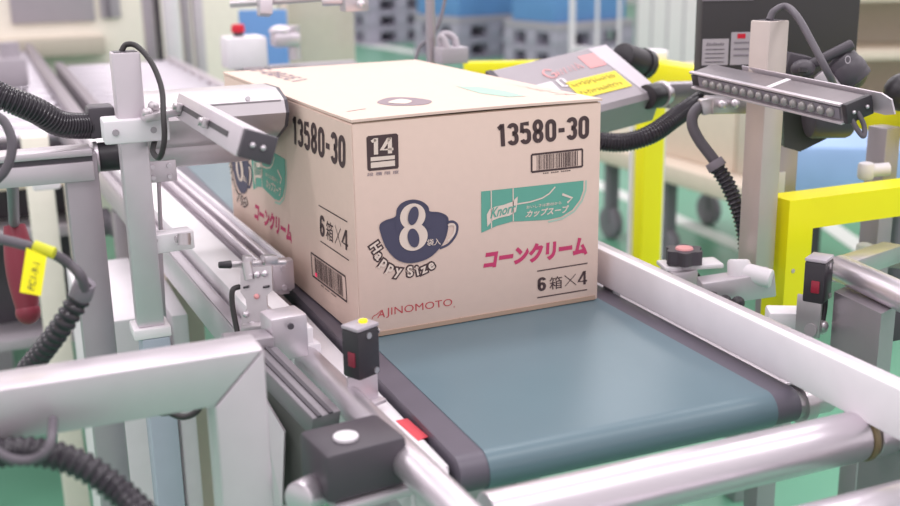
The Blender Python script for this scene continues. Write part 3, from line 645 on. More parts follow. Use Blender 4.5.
# ------------------------------------------------------------ left foreground cables
tc_ = thing('tagged_cable', 'grey cable with a yellow tag entering a ribbed black sleeve', 'cable', (-0.324, -0.15, 0.097))
bm = NB(); cable(bm, [(-0.366, -0.148, 0.194), (-0.344, -0.158, 0.191), (-0.325, -0.168, 0.186), (-0.307, -0.167, 0.177), (-0.295, -0.164, 0.166), (-0.288, -0.169, 0.157), (-0.285, -0.164, 0.143)], .0042); part('cable_sheath', bm, cablem, tc_)
bm = NB(); cyl(bm, (-0.32, -0.171, 0.186), (-0.306, -0.178, 0.18), .0048, seg=20); part('tape_band', bm, mat('lime_tape', (206, 206, 40), .5), tc_, 'lime tape band')
bm = NB(); prism(bm, [(-0.326, -0.174, 0.186), (-0.312, -0.182, 0.179), (-0.32, -0.19, 0.15), (-0.335, -0.182, 0.153)], (0, .0006, 0)); tg = part('tag', bm, yellow, tc_, 'yellow tag with handwriting')
O_, X_, Y_ = V((-0.331, -0.185, 0.156)), V((-0.323, -0.18, 0.179)), V((-0.316, -0.184, 0.176))
bm = NB(); tface = lambda u, v, k=1: O_ + (X_-O_)*u - (Y_-X_)*v + V((0, -.0004, 0))
text(bm, 'PC1-9-1', tface, (.05, -.85), (.9, -.85), (.9, -.2), (.05, -.2)); part('handwriting', bm, black, tg)
bm = NB(); cyl(bm, (-0.284, -0.16, 0.148), (-0.289, -0.155, 0.135), .0088, .0096, seg=24, bev=.001); part('sleeve_collar', bm, greyp, tc_, 'grey sleeve collar')
bm = NB(); cyl(bm, (-0.283, -0.16, 0.149), (-0.284, -0.16, 0.148), .0062, seg=20); part('collar_mouth', bm, dgrey, tc_)
bm = NB(); conduit(bm, [(-0.289, -0.155, 0.135), (-0.303, -0.153, 0.115), (-0.319, -0.142, 0.092), (-0.338, -0.12, 0.064)], .0098, .0072, .2); part('ribbed_sleeve', bm, hosem, tc_)
bm = NB(); cable(bm, [(-0.34, -0, 0.271), (-0.329, -0.007, 0.264), (-0.324, -0.014, 0.249), (-0.326, -0.018, 0.234), (-0.334, -0.019, 0.219), (-0.348, -0.016, 0.207)], .0042); solo('grey_cable', bm, cablem, 'grey cable loop in front of the grooved arm', 'cable')
bm = NB(); conduit(bm, [(-0.382, -0.292, 0.068), (-0.362, -0.299, 0.072), (-0.343, -0.307, 0.073), (-0.324, -0.316, 0.069), (-0.306, -0.326, 0.06), (-0.288, -0.338, 0.044), (-0.272, -0.361, 0.029)], .0106, .0066, .18); solo('corrugated_conduit', bm, hosem, 'ribbed black conduit curving below the foreground frame', 'conduit')
bm = NB(); cable(bm, [(-0.325, -0.298, 0.09), (-0.328, -0.328, 0.089), (-0.333, -0.336, 0.083), (-0.343, -0.333, 0.078), (-0.355, -0.328, 0.079), (-0.368, -0.315, 0.085)], .0034); solo('loose_cable', bm, cablem, 'thin grey cable looped over the ribbed conduit', 'cable')

# ------------------------------------------------------------ right printer head
hr = thing('printer_head', 'grey print head with a yellow label behind the box', 'printer', (0.469, 0.302, 0.155))
P2, P1, P3 = V((0.532, 0.396, 0.258)), V((0.325, 0.358, 0.235)), V((0.541, 0.285, 0.199))
a = P1-P2; b = P3-P2; b = b - a*(b.dot(a)/a.dot(a)); nrm = a.cross(b).normalized(); 
if nrm.z > 0: nrm = -nrm
def hp(s, t, k=0): return P2 + a*s + b*t + nrm*k
def on(s, t, k=0): return hp(s, t, k)
bm = NB(); prism(bm, [hp(0, 0), hp(0, 1), hp(0, 1.06, .006), hp(0, 1.05, .05), hp(0, .9, .058), hp(0, 0, .058)], a); part('head_housing', bm, mat('grey_head_paint', (164, 156, 162), .42, .3), hr)
bm = NB(); prism(bm, [hp(1, -.01, -.001), hp(1, 1.0, -.001), hp(1, 1.07, .006), hp(1, 1.06, .051), hp(1, 0, .059)], a*.05); part('end_cap', bm, dgrey, hr, 'dark end cap facing the box')
hf = lambda u, v, k=1: hp(u, v, -.0005*k)
hq = lambda bl, br, tr, tl: (bl, br, tr, tl)
bm = NB(); poly(bm, [(.0, .0), (.17, .0), (.12, 1), (.0, 1)], hf); part('end_panel', bm, mat('pale_grey_panel', (206, 198, 206), .5), hr)
bm = NB(); poly(bm, [(.16, .50), (.60, .50), (.60, .83), (.16, .83)], hf, 2); lbl = part('yellow_label', bm, yellowl, hr, 'yellow warning label')
bm = NB(); rl = random.Random(5)
for r0_, r1_ in ((.53, .635), (.685, .79)):
    u_ = .575
    while u_ > .2:
        w_ = rl.uniform(.012, .028); ribbon(bm, [(u_, r0_+rl.uniform(0, .03)), (u_-w_*.3, r1_-rl.uniform(0, .03))], .007, hf, 3); ribbon(bm, [(u_, (r0_+r1_)/2), (u_-w_, (r0_+r1_)/2+rl.uniform(-.03, .03))], .009, hf, 3); u_ -= w_+.008
part('label_lettering', bm, mat('olive_ink', (150, 130, 50), .6), lbl)
bm = NB(); ribbon(bm, smooth2([(.60, .24), (.645, .2), (.68, .27), (.655, .36), (.61, .36), (.60, .3), (.63, .3)], 5, False), .016, hf, 2); ribbon(bm, [(.58, .35), (.57, .26), (.55, .35), (.535, .25), (.515, .35), (.50, .24), (.47, .34), (.46, .23), (.43, .34), (.42, .22), (.39, .33), (.385, .2), (.35, .32)], .014, hf, 2); poly(bm, [(.16, .1), (.31, .1), (.31, .36), (.16, .36)], hf, 1); part('red_mark', bm, redsoft, hr, 'faded red lettering')
bm = NB(); poly(bm, [(.68, .42), (.95, .42), (1, 1), (.70, 1)], hf); part('paper_label', bm, whiteplastic, hr, 'white paper label')
bm = NB(); quad_ribbon(bm, [(.64, .56), (.59, .56), (.59, .42), (.64, .42)], .02, hf, 2); part('small_mark', bm, white, hr)
G1, G2 = V((0.566, 0.387, 0.237)), V((0.615, 0.407, 0.222))
bm = NB(); cyl(bm, G1-(G2-G1)*.3, G2, .021, seg=28, bev=.003); cyl(bm, G2-(G2-G1)*.35, G2-(G2-G1)*.1, .0235, seg=12); part('cable_gland', bm, black, hr, 'black cable gland')
S0, S1 = V((0.535, 0.286, 0.192)), V((0.563, 0.296, 0.192))
bm = NB(); cyl(bm, S0, S1, .018, seg=28, bev=.002); part('arm_socket', bm, black, hr, 'black arm socket')
bm = NB(); cyl(bm, S1, V((0.575, 0.303, 0.192)), .0195, seg=28, bev=.001); part('clamp_ring', bm, chrome, hr)
aR = thing('carrier_beam', 'square grey arm holding the labelled print head', 'arm', (0.694, 0.328, 0.179))
bm = NB(); beam(bm, (0.573, 0.303, 0.19), (0.838, 0.378, 0.172), .034, .036); part('arm_profile', bm, alud, aR)
bm = NB(); conduit(bm, [(0.397, 0.219, 0.154), (0.419, 0.208, 0.149), (0.448, 0.196, 0.148), (0.481, 0.185, 0.158), (0.525, 0.195, 0.176), (0.579, 0.221, 0.19), (0.664, 0.288, 0.193)], .0135, .0042); solo('corrugated_conduit', bm, hosem, 'black corrugated conduit in front of the yellow post', 'conduit')

# ------------------------------------------------------------ yellow rear guard frame
yg = thing('guard_frame', 'yellow guard post and rail with pale edge strips behind the box', 'guard', (.85, .75, FZ))
yp = V((0.85, 0.765, 0.173)); ye = V((0.85, 0.068, 0.192))
bm = NB(); bx(bm, yp.x-.024, yp.x+.024, yp.y-.024, yp.y+.024, -.45, yp.z+.012, .003); part('post', bm, yellow, yg)
for s in (-1, 1):
    bm = NB(); c = V((yp.x, yp.y, 0)) + V((.92, -.39, 0))*s*.029; bx(bm, c.x-.005, c.x+.005, c.y-.005, c.y+.005, -.45, yp.z-.03, .001); part('edge_strip', bm, white, yg, 'pale edge strip')
bm = NB(); beam(bm, (yp.x, yp.y, yp.z-.01), (yp.x, ye.y-.3, yp.z-.01), .045, .048); part('rail', bm, yellow, yg)
bm = NB(); cyl(bm, (yp.x, yp.y, yp.z+.012), (yp.x, yp.y, yp.z+.032), .034, seg=28, bev=.004); part('post_cap', bm, whiteplastic, yg, 'white post cap')
bm = NB(); bx(bm, yp.x-.05, yp.x+.3, yp.y-.03, yp.y+.03, -.49, -.45, .003); part('base_beam', bm, alud, yg)
bm = NB(); bx(bm, yp.x+.24, yp.x+.29, yp.y-.025, yp.y+.025, FZ, -.49, .003); part('base_leg', bm, alud, yg)
bm = NB(); beam(bm, (yp.x, yp.y, yp.z+.0), (0.606, 1.088, 0.153), .03, .03); part('side_rail', bm, yellow, yg)

# ------------------------------------------------------------ right post, light bar, monitor
rp = V((0.514, -0.005, 0.317)); Rz = Matrix.Rotation(.22, 3, 'Z')
ra = thing('upright_post', 'tall beige silver post holding the right light bar', 'post', (0.476, -0.081, 0.014))
zf = (0.466, -0.067, 0.009)[2]
bm = NB(); box(bm, (rp.x, rp.y, (rp.z+zf)/2), (.031, .031, rp.z-zf), Matrix.Rotation(.12, 3, 'Z'), .0015); part('tube', bm, mat('warm_aluminium', (206, 193, 188), .4, .55), ra)
bm = NB(); box(bm, (rp.x, rp.y, rp.z), (.023, .023, .0012), Matrix.Rotation(.12, 3, 'Z')); part('tube_mouth', bm, dgrey, ra)
pc = thing('pipe_clamp', 'white round clamp at the foot of the beige silver post', 'clamp', (0.463, -0.051, 0.02))
bm = NB(); cyl(bm, (0.465, -0.035, 0.041), (0.462, -0.041, 0.018), .0135, seg=24, bev=.004); cyl(bm, (0.463, -0.038, 0.028), (0.486, -0.071, 0.023), .0115, seg=24, bev=.003); part('clamp_body', bm, whiteplastic, pc)
bm = NB(); beam(bm, (0.418, -0.026, 0.004), (0.498, -0.057, 0.015), .03, .03); part('cross_arm', bm, alu, pc)
bm = NB(); 
for p in ((0.413, -0.057, 0.006), (0.426, -0.064, 0.002), (0.44, -0.07, -0)): ball(bm, p, .008)
beam(bm, (0.405, -0.055, 0.004), (0.444, -0.073, -0.003), .012, .01); part('knurled_screw', bm, black, pc)

RA, RB = V((0.462, 0.074, 0.251)), V((0.462, -0.191, 0.243))
lr = thing('light_bar', 'black light bar with a row of clear lenses', 'light bar', (RA+RB)/2-V((0, 0, .03)))
d = (RB-RA).normalized(); nn = Vector((-.93, 0, -.25)); nn = (nn-d*nn.dot(d)).normalized(); tt = d.cross(nn).normalized()
if tt.z > 0: tt = -tt
RR = Matrix((tt, nn, d)).transposed(); Lr = (RB-RA).length
def rpnt(s, a, b): return RA + (RB-RA)*s + tt*a + nn*b
bm = NB(); box(bm, rpnt(.5, .008, -.017), (.018, .032, Lr), RR, .001); part('housing', bm, mat('grey_housing', (132, 124, 128), .4, .3), lr)
bm = NB(); box(bm, rpnt(.5, -.0015, 0), (.003, .005, Lr), RR, .0008); box(bm, rpnt(.5, .018, -.010), (.003, .026, Lr), RR, .0008); part('edge_profile', bm, alu, lr)
bm = NB(); box(bm, rpnt(.5, .008, -.0002), (.0125, .002, Lr*.97), RR); st = part('lens_strip', bm, greyp, lr)
for i in range(16):
    bm = NB(); c = rpnt(.12+.82*i/15, .008, .001); t2 = bmesh.new(); bmesh.ops.create_uvsphere(t2, u_segments=12, v_segments=8, radius=.0052); bmesh.ops.translate(t2, vec=c, verts=t2.verts); merge(bm, t2); part('lens', bm, lens, lr)
bm = NB(); box(bm, rpnt(1.0, .008, -.017)+d*.003, (.021, .034, .007), RR, .001); ec = part('end_cap', bm, black, lr)
bm = NB(); box(bm, rpnt(.03, .008, -.001), (.013, .004, .014), RR, .0005); part('end_block', bm, black, lr)
bm = NB(); 
for q in (-.004, .003): ball(bm, rpnt(1, .008, -.016+q*2.5)+d*.007, .0022)
part('screw', bm, chrome, ec)
bm = NB(); prism(bm, [rpnt(.2, -.004, -.037), rpnt(1.06, -.004, -.037), rpnt(1.11, .001, -.037), rpnt(1.12, .016, -.037), rpnt(1.07, .019, -.037), rpnt(.2, .012, -.037)], nn*-.002); part('back_plate', bm, alu, lr)
bm = NB(); box(bm, rpnt(.54, -.0013, -.018), (.0008, .03, .008), RR); part('type_label', bm, white, lr, 'white label strip')
bm = NB(); cable(bm, [(0.513, -0.005, 0.317), (0.519, -0.005, 0.327), (0.533, -0.009, 0.332), (0.531, -0.034, 0.32), (0.528, -0.063, 0.295), (0.53, -0.082, 0.272), (0.543, -0.082, 0.254), (0.576, -0.057, 0.232)], .0042); solo('light_cable', bm, cablem, 'thick grey cable arching out of the beige silver post', 'cable')
bm = NB(); cable(bm, [(0.469, -0.19, 0.241), (0.473, -0.195, 0.229), (0.478, -0.201, 0.217), (0.482, -0.204, 0.213), (0.484, -0.201, 0.223), (0.479, -0.195, 0.237), (0.48, -0.182, 0.244)], .0026); solo('light_cable', bm, cablem, 'small grey cable loop hanging from the lens light bar', 'cable')

mo = thing('monitor', 'large black panel computer behind the lens light bar', 'monitor', (0.659, 0.147, 0.203))
m00, m10, m01 = V((0.557, 0.191, 0.208)), V((0.751, 0.107, 0.197)), V((0.575, 0.232, 0.369))
mx_ = (m10-m00).normalized(); mz_ = Vector((0, 0, 1)); mx_ = (mx_-mz_*mx_.z).normalized(); my_ = mz_.cross(mx_)
Wm = (m10-m00).length; Hm = .21
def mp(u, v, k=0): return m00 + mx_*u + mz_*v - my_*k
RM = Matrix((mx_, my_, mz_)).transposed()
bm = NB(); box(bm, mp(Wm/2, Hm/2, -.02), (Wm, .04, Hm), RM, .004); part('housing', bm, blackm, mo)
mf = lambda u, v, k=1: mp(u, v, .0006*k)
def mpx(p, q): return p, q
k_ = 1.52/1114
sc = lambda p, q: ((p-698)*k_*1.0, (92-q)*k_*1.03)
bm = NB(); poly(bm, [sc(699,4), sc(747,4), sc(747,-20), sc(699,-20)], mf); scn = part('screen', bm, glass, mo)
bm = NB(); quad_ribbon(bm, [sc(698,4.5), sc(748,4.5), sc(748,-20), sc(698,-20)], .003, mf, 2); part('bezel', bm, greyp, scn)
bm = NB(); poly(bm, [sc(700,66), sc(726,66), sc(726,41), sc(700,41)], mf); l1 = part('type_plate', bm, winm, mo, 'grey type plate'); 
bm = NB()
for a_ in range(8): ribbon(bm, [sc(704.5+a_*2.2,47.5), sc(705.3+a_*2.2,44.5+a_%3*.6)], .0012, mf, 2)
for q in (51, 55, 59, 63): ribbon(bm, [sc(703,q), sc(722,q)], .001, mf, 2)
part('plate_lettering', bm, dgrey, l1)
bm = NB(); poly(bm, [sc(728,66), sc(748,66), sc(748,35), sc(728,35)], mf); l2 = part('notice_label', bm, winm, mo, 'pale notice label')
bm = NB()
for q in (45, 51, 57): ribbon(bm, [sc(731,q), sc(746,q)], .0022, mf, 2)
part('label_lettering', bm, greyp, l2)
bm = NB(); poly(bm, [sc(734,41), sc(742,41), sc(742,36.5), sc(734,36.5)], mf, 2); part('red_mark', bm, redm, l2)
# clamp mechanism with ratchet handle
rk = thing('clamp_mechanism', 'black ratchet clamp with a lever handle below the monitor', 'clamp', (0.612, 0.016, 0.152))
bm = NB(); cyl(bm, (0.623, 0.001, 0.267), (0.643, -0.016, 0.238), .021, seg=28, bev=.005); ball(bm, (0.633, -0.008, 0.25), .024); part('knob', bm, dgrey, rk)
bm = NB(); text(bm, 'O', lambda u, v, k=1: V((0.61, -0.027, 0.268))+V((.92, -.39, 0))*u+V((.1, .2, 1)).normalized()*v, (0, -.005), (.007, -.005), (.007, .005), (0, .005)); part('knob_mark', bm, winm, rk)
bm = NB(); cyl(bm, (0.58, 0.015, 0.254), (0.629, -0.018, 0.285), .006, .007, seg=20, bev=.003); ball(bm, (0.576, 0.006, 0.256), .013, (1.2, 1, .9)); part('lever_handle', bm, dgrey, rk)
bm = NB(); cyl(bm, (0.563, -0.01, 0.259), (0.562, -0.011, 0.254), .005, seg=16); part('pivot_screw', bm, black, rk)
bm = NB(); beam(bm, (0.576, 0.041, 0.259), (0.601, 0.029, 0.253), .03, .03); part('clamp_jaw', bm, dgrey, rk)
bm = NB(); cyl(bm, (0.589, 0.007, 0.202), (0.637, -0.013, 0.202), .032, seg=32, bev=.006); part('clamp_drum', bm, dgrey, rk)
bm = NB(); prism(bm, [(0.581, 0.043, 0.198), (0.615, 0.03, 0.203), (0.643, 0.014, 0.188), (0.627, 0.014, 0.165), (0.595, 0.023, 0.15), (0.577, 0.032, 0.156)], (.012, .026, 0)); part('foot_bracket', bm, mat('dark_olive_iron', (54, 58, 52), .4), rk)
bm = NB(); beam(bm, (0.595, -0.003, 0.252), (0.61, -0.016, 0.228), .02, .02); part('bracket_plate', bm, alu, rk)
ps = thing('rear_post', 'slim grey post behind the beige silver post', 'post', (0.632, 0.096, 0.069))
pq = V((0.619, 0.088, 0.14)); bm = NB(); bx(bm, pq.x-.016, pq.x+.016, pq.y-.015, pq.y+.015, FZ, (0.627, 0.104, 0.203)[2], .0015); part('tube', bm, alud, ps)
bm = NB(); bx(bm, pq.x-.0155, pq.x-.004, pq.y-.0165, pq.y-.012, (0.609, 0.075, 0.081)[2], (0.613, 0.083, 0.114)[2], .0005); part('paper_tag', bm, white, ps, 'narrow white tag')

# connector, grey hose and ribbed sleeve
gh = thing('connector_hose', 'bent grey hose with ribbed black sleeve hanging from a metal connector', 'hose', (0.519, 0.045, 0.046))
bm = NB(); cable(bm, [(0.512, 0.097, 0.207), (0.5, 0.101, 0.205), (0.489, 0.103, 0.195), (0.486, 0.1, 0.18), (0.492, 0.092, 0.162), (0.502, 0.083, 0.145), (0.51, 0.075, 0.131)], .0072); part('hose', bm, cablem, gh)
bm = NB(); beam(bm, (0.507, 0.099, 0.206), (0.563, 0.097, 0.203), .024, .022); beam(bm, (0.498, 0.102, 0.203), (0.517, 0.095, 0.207), .018, .02); part('connector', bm, steel, gh, 'metal connector')
bm = NB()
for p in ((0.515, 0.079, 0.208), (0.533, 0.077, 0.208)): ball(bm, p, .006)
part('connector_screw', bm, chrome, gh)
bm = NB(); cyl(bm, (0.505, 0.079, 0.137), (0.509, 0.074, 0.128), .0115, .0125, seg=24, bev=.001); part('sleeve_collar', bm, greyp, gh)
bm = NB(); conduit(bm, [(0.508, 0.075, 0.129), (0.517, 0.066, 0.111), (0.524, 0.056, 0.088), (0.529, 0.048, 0.066), (0.53, 0.039, 0.042), (0.53, 0.033, 0.019)], .0105, .006, .2); part('ribbed_sleeve', bm, hosem, gh)

# ------------------------------------------------------------ clamp knob beside the rail
kb = thing('rail_adjuster', 'black lobed clamp knob with a pale red disc beside the white rail', 'knob', (0.417, 0.008, 0.003))
kc = V((0.421, 0.014, 0.03))
bm = NB()
tb = bmesh.new(); n = 48; lo = [tb.verts.new((.021*(1+.13*math.cos(6*2*math.pi*i/n))*math.cos(2*math.pi*i/n), .021*(1+.13*math.cos(6*2*math.pi*i/n))*math.sin(2*math.pi*i/n), 0)) for i in range(n)]
fl = tb.faces.new(lo); r_ = bmesh.ops.extrude_face_region(tb, geom=[fl]); bmesh.ops.translate(tb, vec=(0, 0, .017), verts=[v for v in r_['geom'] if isinstance(v, bmesh.types.BMVert)]); bmesh.ops.recalc_face_normals(tb, faces=tb.faces)
bmesh.ops.translate(tb, vec=kc, verts=tb.verts); merge(bm, tb); part('knob_grip', bm, dgrey, kb)
bm = NB(); cyl(bm, kc+V((0, 0, .017)), kc+V((0, 0, .019)), .011, .010, seg=24); part('knob_disc', bm, redsoft, kb, 'pale red disc')
bm = NB(); box(bm, kc+V((.012, .004, -.005)), (.075, .034, .006), Matrix.Rotation(-.25, 3, 'Z'), .002); part('slotted_strap', bm, white, kb, 'white slotted strap')
bm = NB(); box(bm, kc+V((-.006, 0, -.024)), (.036, .03, .034), None, .003); cyl(bm, kc+V((0, 0, -.006)), kc, .012, seg=24); part('holder', bm, alu, kb)
bm = NB(); box(bm, kc+V((.026, -.012, -.03)), (.012, .01, .012), None, .001); beam(bm, kc+V((.022, -.01, -.026)), kc+V((.012, -.012, -.012)), .004, .003); part('small_screw', bm, black, kb)
bm = NB(); box(bm, kc+V((.022, -.005, -.036)), (.014, .014, .008), None, .001); part('yellow_shim', bm, yellow, kb)

# ------------------------------------------------------------ yellow front guard
yf = thing('guard_frame', 'bright yellow square guard frame right of the beige silver post', 'guard', (0.541, -0.05, -0.017))
yc = V((0.543, -0.026, 0.102)); hw = .019
bm = NB(); bx(bm, yc.x, yc.x+2*hw, yc.y, yc.y+.042, (0.538, -0.055, -0.038)[2]-.03, yc.z, 0); part('post', bm, yellow, yf)
bm = NB(); bx(bm, yc.x+2*hw, yc.x+.5, yc.y, yc.y+.042, yc.z-.0385, yc.z, 0); part('rail', bm, yellow, yf)
bm = NB(); screw(bm, V((yc.x+.012, yc.y, yc.z-.09)), (0, -1, 0), .003, .0006); part('bolt', bm, beige, yf)

# ------------------------------------------------------------ right sensor, pipes and blocks
t, at_, R = thru_sensor('photo_sensor', (0.442, -0.198, 0.063), .55, 0, 'black photo sensor with a red window in front of the yellow frame', .028, .022, .044, mat('dark_red_window', (150, 34, 56), .35))
bm = NB(); cable(bm, [at_(.008, -.006, -.018), at_(.010, -.006, -.03), at_(.006, -.006, -.045), at_(0, -.006, -.05)], .0032); part('cable_stub', bm, black, t)
bm = NB(); box(bm, at_(-.010, .004, -.038), (.004, .026, .045), R, .001); cyl(bm, at_(-.014, 0, -.052), at_(.012, -.004, -.056), .007, seg=16); ball(bm, at_(.002, -.008, -.05), .006); part('mounting_bracket', bm, steel, t)
bm = NB(); box(bm, (0.442, -0.159, 0.009), (.05, .03, .02), Matrix.Rotation(-.5, 3, 'Z'), .003); solo('rail_clamp', bm, whiteplastic, 'white clamp on the rail in front of the yellow post', 'clamp')
pr = thing('pipe', 'thick shiny pipe right of the sensor with a red window', 'pipe', (0.441, -0.274, 0.073))
bm = NB(); cyl(bm, (0.483, -0.181, 0.067), (0.444, -0.353, 0.074), .0145, seg=40, bev=.004); part('pipe_tube', bm, chrome, pr)
pk = thing('pipe_block', 'scuffed metal block carrying the thick shiny pipe', 'block', (0.44, -0.266, -0.014))
bm = NB(); A_, B_ = V((0.456, -0.208, 0.051)), V((0.434, -0.298, 0.057)); dz_ = V((0, 0, -.085)); prism(bm, [A_, B_, B_+dz_, A_+dz_], (.03, .012, 0)); part('block', bm, alud, pk)
bm = NB(); beam(bm, (0.504, -0.149, 0.05), (0.657, -0.082, 0.038), .026, .022); part('rear_arm', bm, steel, pk)
bm = NB(); box(bm, (0.534, -0.216, 0.019), (.06, .05, .045), None, .003); solo('dark_block', bm, dgrey, 'dark block under the thick shiny pipe', 'block')
rr = thing('upright_post', 'short silver post with white pipe clamps behind the yellow rail', 'post', (0.837, 0.11, -0.047))
rq = V((0.782, 0.077, 0.16)); bm = NB(); box(bm, (rq.x, rq.y, (rq.z+FZ)/2), (.028, .032, rq.z-FZ), Matrix.Rotation(.1, 3, 'Z'), .0015); part('tube', bm, alud, rr)
for pp, qq in (((0.733, 0.053, 0.107), (0.761, 0.042, 0.109)), ((0.718, 0.028, 0.003), (0.753, 0.014, 0.005))):
    bm = NB(); cyl(bm, V(pp)+V((0, 0, -.012)), V(pp)+V((0, 0, .012)), .011, seg=24, bev=.005); cyl(bm, pp, qq, .009, seg=20); part('pipe_clamp', bm, whiteplastic, rr, 'white pipe clamp')
bm = NB(); beam(bm, (0.722, 0.025, 0), (0.75, -0.062, 0.008), .024, .024); part('cross_arm', bm, alud, rr)
bm = NB(); ball(bm, (0.799, 0.067, 0.206), .026); cyl(bm, (0.799, 0.067, 0.206), (0.832, 0.052, 0.201), .012); solo('ball_handle', bm, black, 'black ball handle at the right edge beside the yellow rail', 'handle')

# ------------------------------------------------------------ overhead rod and cable post
rd = thing('overhead_rod', 'thin grey rod with clamps hanging above the box', 'rod', (0.089, 0.675, 0.307))
bm = NB(); cyl(bm, (0.033, 0.703, 0.323), (0.252, 0.615, 0.335), .0055, seg=20, bev=.001); part('rod', bm, steel, rd)
bm = NB(); beam(bm, (0.082, 0.676, 0.338), (0.079, 0.668, 0.306), .026, .02, (1, 0, 0)); part('rod_clamp', bm, alu, rd)
os_ = thing('overhead_sensor', 'small steel sensor head clamped above the box', 'sensor', (0.196, 0.598, 0.31))
bm = NB(); cyl(bm, (0.158, 0.619, 0.327), (0.191, 0.605, 0.328), .008, seg=20, bev=.002); part('sensor_head', bm, chrome, os_)
bm = NB(); box(bm, (0.203, 0.598, 0.322), (.038, .03, .022), None, .002); part('clamp', bm, steel, os_)
bm = NB(); ball(bm, (0.203, 0.565, 0.323), .006); part('screw', bm, chrome, os_)
cp = thing('cable_post', 'slim grey post with a grey junction box behind the box', 'post', (0.388, 0.747, 0.213))
cq = V((0.392, 0.755, 0.247)); bm = NB(); cyl(bm, (cq.x, cq.y, FZ), (cq.x, cq.y, cq.z+.3), .0085, seg=20); part('post_tube', bm, alud, cp)
bm = NB(); box(bm, (0.414, 0.717, 0.223), (.05, .04, .028), None, .003); part('junction_box', bm, winm, cp)
bm = NB(); cable(bm, [(0.4, 0.725, 0.231), (0.4, 0.731, 0.251), (0.41, 0.729, 0.258), (0.422, 0.722, 0.251), (0.425, 0.715, 0.234)], .006); cable(bm, [(0.402, 0.702, 0.233), (0.398, 0.709, 0.25), (0.392, 0.713, 0.256)], .006); part('grey_hose', bm, winm, cp)
bm = NB(); cable(bm, [(0.37, 0.776, 0.211), (0.381, 0.779, 0.235), (0.399, 0.775, 0.248), (0.419, 0.776, 0.279), (0.434, 0.783, 0.321)], .003); part('thin_cable', bm, greyp, cp)

# ------------------------------------------------------------ infeed roller conveyors behind
ic = thing('infeed_conveyor', 'white roller conveyor leading up to the printer station', 'conveyor', (.25, 2.7, FZ))
for xs in (-.06, .35):
    bm = NB(); bx(bm, xs-.015, xs+.015, 1.3, 3.4, -.10, .0, .003); part('side_frame', bm, alu if xs > 0 else alud, ic)
for xs in (-.06, .35):
    for yy in (1.5, 3.2):
        bm = NB(); bx(bm, xs-.02, xs+.02, yy-.02, yy+.02, FZ, -.1, .002); part('leg', bm, alud, ic)
def bed_roller(x0, x1, y): 
    bm = NB(); cyl(bm, (x0, y, -.03), (x1, y, -.03), .028, seg=24, bev=.003); return bm
rollm = mat('bed_roller', (196, 190, 198), .28, .8)
for i in range(14): part('roller', bed_roller(-.04, .33, 1.39+i*.145), rollm, ic)
bm = NB(); bx(bm, -.045, .335, 1.3, 3.4, -.1, -.085); part('gap_shade_sheet', bm, dgrey, ic)  # dark sheet added under the rollers to deepen the shade between them
ic2 = thing('side_conveyor', 'white roller conveyor at the left with a grey side frame', 'conveyor', (-.4, 3, FZ))
for xs in (-.75, -.13):
    bm = NB(); bx(bm, xs-.015, xs+.015, 1.7, 4.15, -.12, .02, .003); part('side_frame', bm, alud, ic2)
    for yy in (1.9, 3.8):
        bm = NB(); bx(bm, xs-.02, xs+.02, yy-.02, yy+.02, FZ, -.12, .002); part('leg', bm, alud, ic2)
for i in range(15): part('roller', bed_roller(-.73, -.15, 1.8+i*.16), rollm, ic2)
bm = NB(); bx(bm, -.735, -.145, 1.7, 4.2, -.12, -.1); part('gap_shade_sheet', bm, dgrey, ic2)  # same added dark sheet, keeps the roller gaps and reflections dark
bm = NB(); box(bm, (-0.248, 2.617, 0.05), (.09, .09, .09), None, .01); cyl(bm, (-0.248, 2.617, 0.05), V((-0.248, 2.617, 0.05))+V((0, 0, .09)), .03, seg=16); solo('guide_unit', bm, winm, 'pale grey guide unit on the left roller conveyor', 'guide')

# cream machine at the end of the infeed
cm = thing('packing_machine', 'cream machine housing with a grey window above the roller conveyor', 'machine', (-.2, 4.6, FZ))
bm = NB(); bx(bm, -1.6, 1.05, 4.3, 5.2, FZ, 1.3, .02); part('housing', bm, cream, cm)
bm = NB(); a0 = (-0.18, 4.3, 0.095); a1 = (0.175, 4.3, 0.107); bx(bm, a0[0], a1[0], 4.285, 4.3, a0[2], .9, .004); part('window', bm, winm, cm, 'grey window')
bm = NB(); a0 = (0.201, 4.3, 0.106); a1 = (0.289, 4.3, 0.107); bx(bm, a0[0], a1[0], 4.285, 4.3, a0[2], .9, .004); part('narrow_window', bm, winm, cm)
bm = NB(); a0 = (0.234, 4.28, 0.105); bx(bm, a0[0]-.008, a0[0]+.008, 4.275, 4.286, a0[2], .9, .003); part('window_bar', bm, greyp, cm)
bm = NB(); bx(bm, -1.2, .2, 4.2, 4.3, -.05, .03, .005); part('lower_ledge', bm, beige, cm)
for i, (pxa, pxb, m, lab) in enumerate(((148, 158, alud, 'grey machine column nearest the cream housing'), (160, 165, dgrey, 'dark narrow machine column beside the white cylinder'), (186, 194, alud, 'grey machine column behind the white cylinder'), (197, 207, alu, 'pale machine column farthest from the cream housing'))):
    xa = [(0.296, 3.6, -0.036), (0.343, 3.6, -0.039), (0.448, 3.6, -0.045), (0.493, 3.6, -0.047)][i]; xb = [(0.336, 3.6, -0.039), (0.363, 3.6, -0.04), (0.48, 3.6, -0.047), (0.534, 3.6, -0.05)][i]
    bm = NB(); bx(bm, xa[0], xb[0], 3.6, 3.65, FZ, .9, .004); solo('machine_column', bm, m, lab, 'column')
ca = V((0.395, 3.55, -0.046)); bm = NB(); cyl(bm, (ca.x, ca.y, ca.z), (ca.x, ca.y, .9), .032, seg=28, bev=.003); cyl(bm, (ca.x, ca.y, FZ), (ca.x, ca.y, ca.z), .02, seg=20); solo('air_cylinder', bm, white, 'white vertical cylinder between the machine columns', 'cylinder')

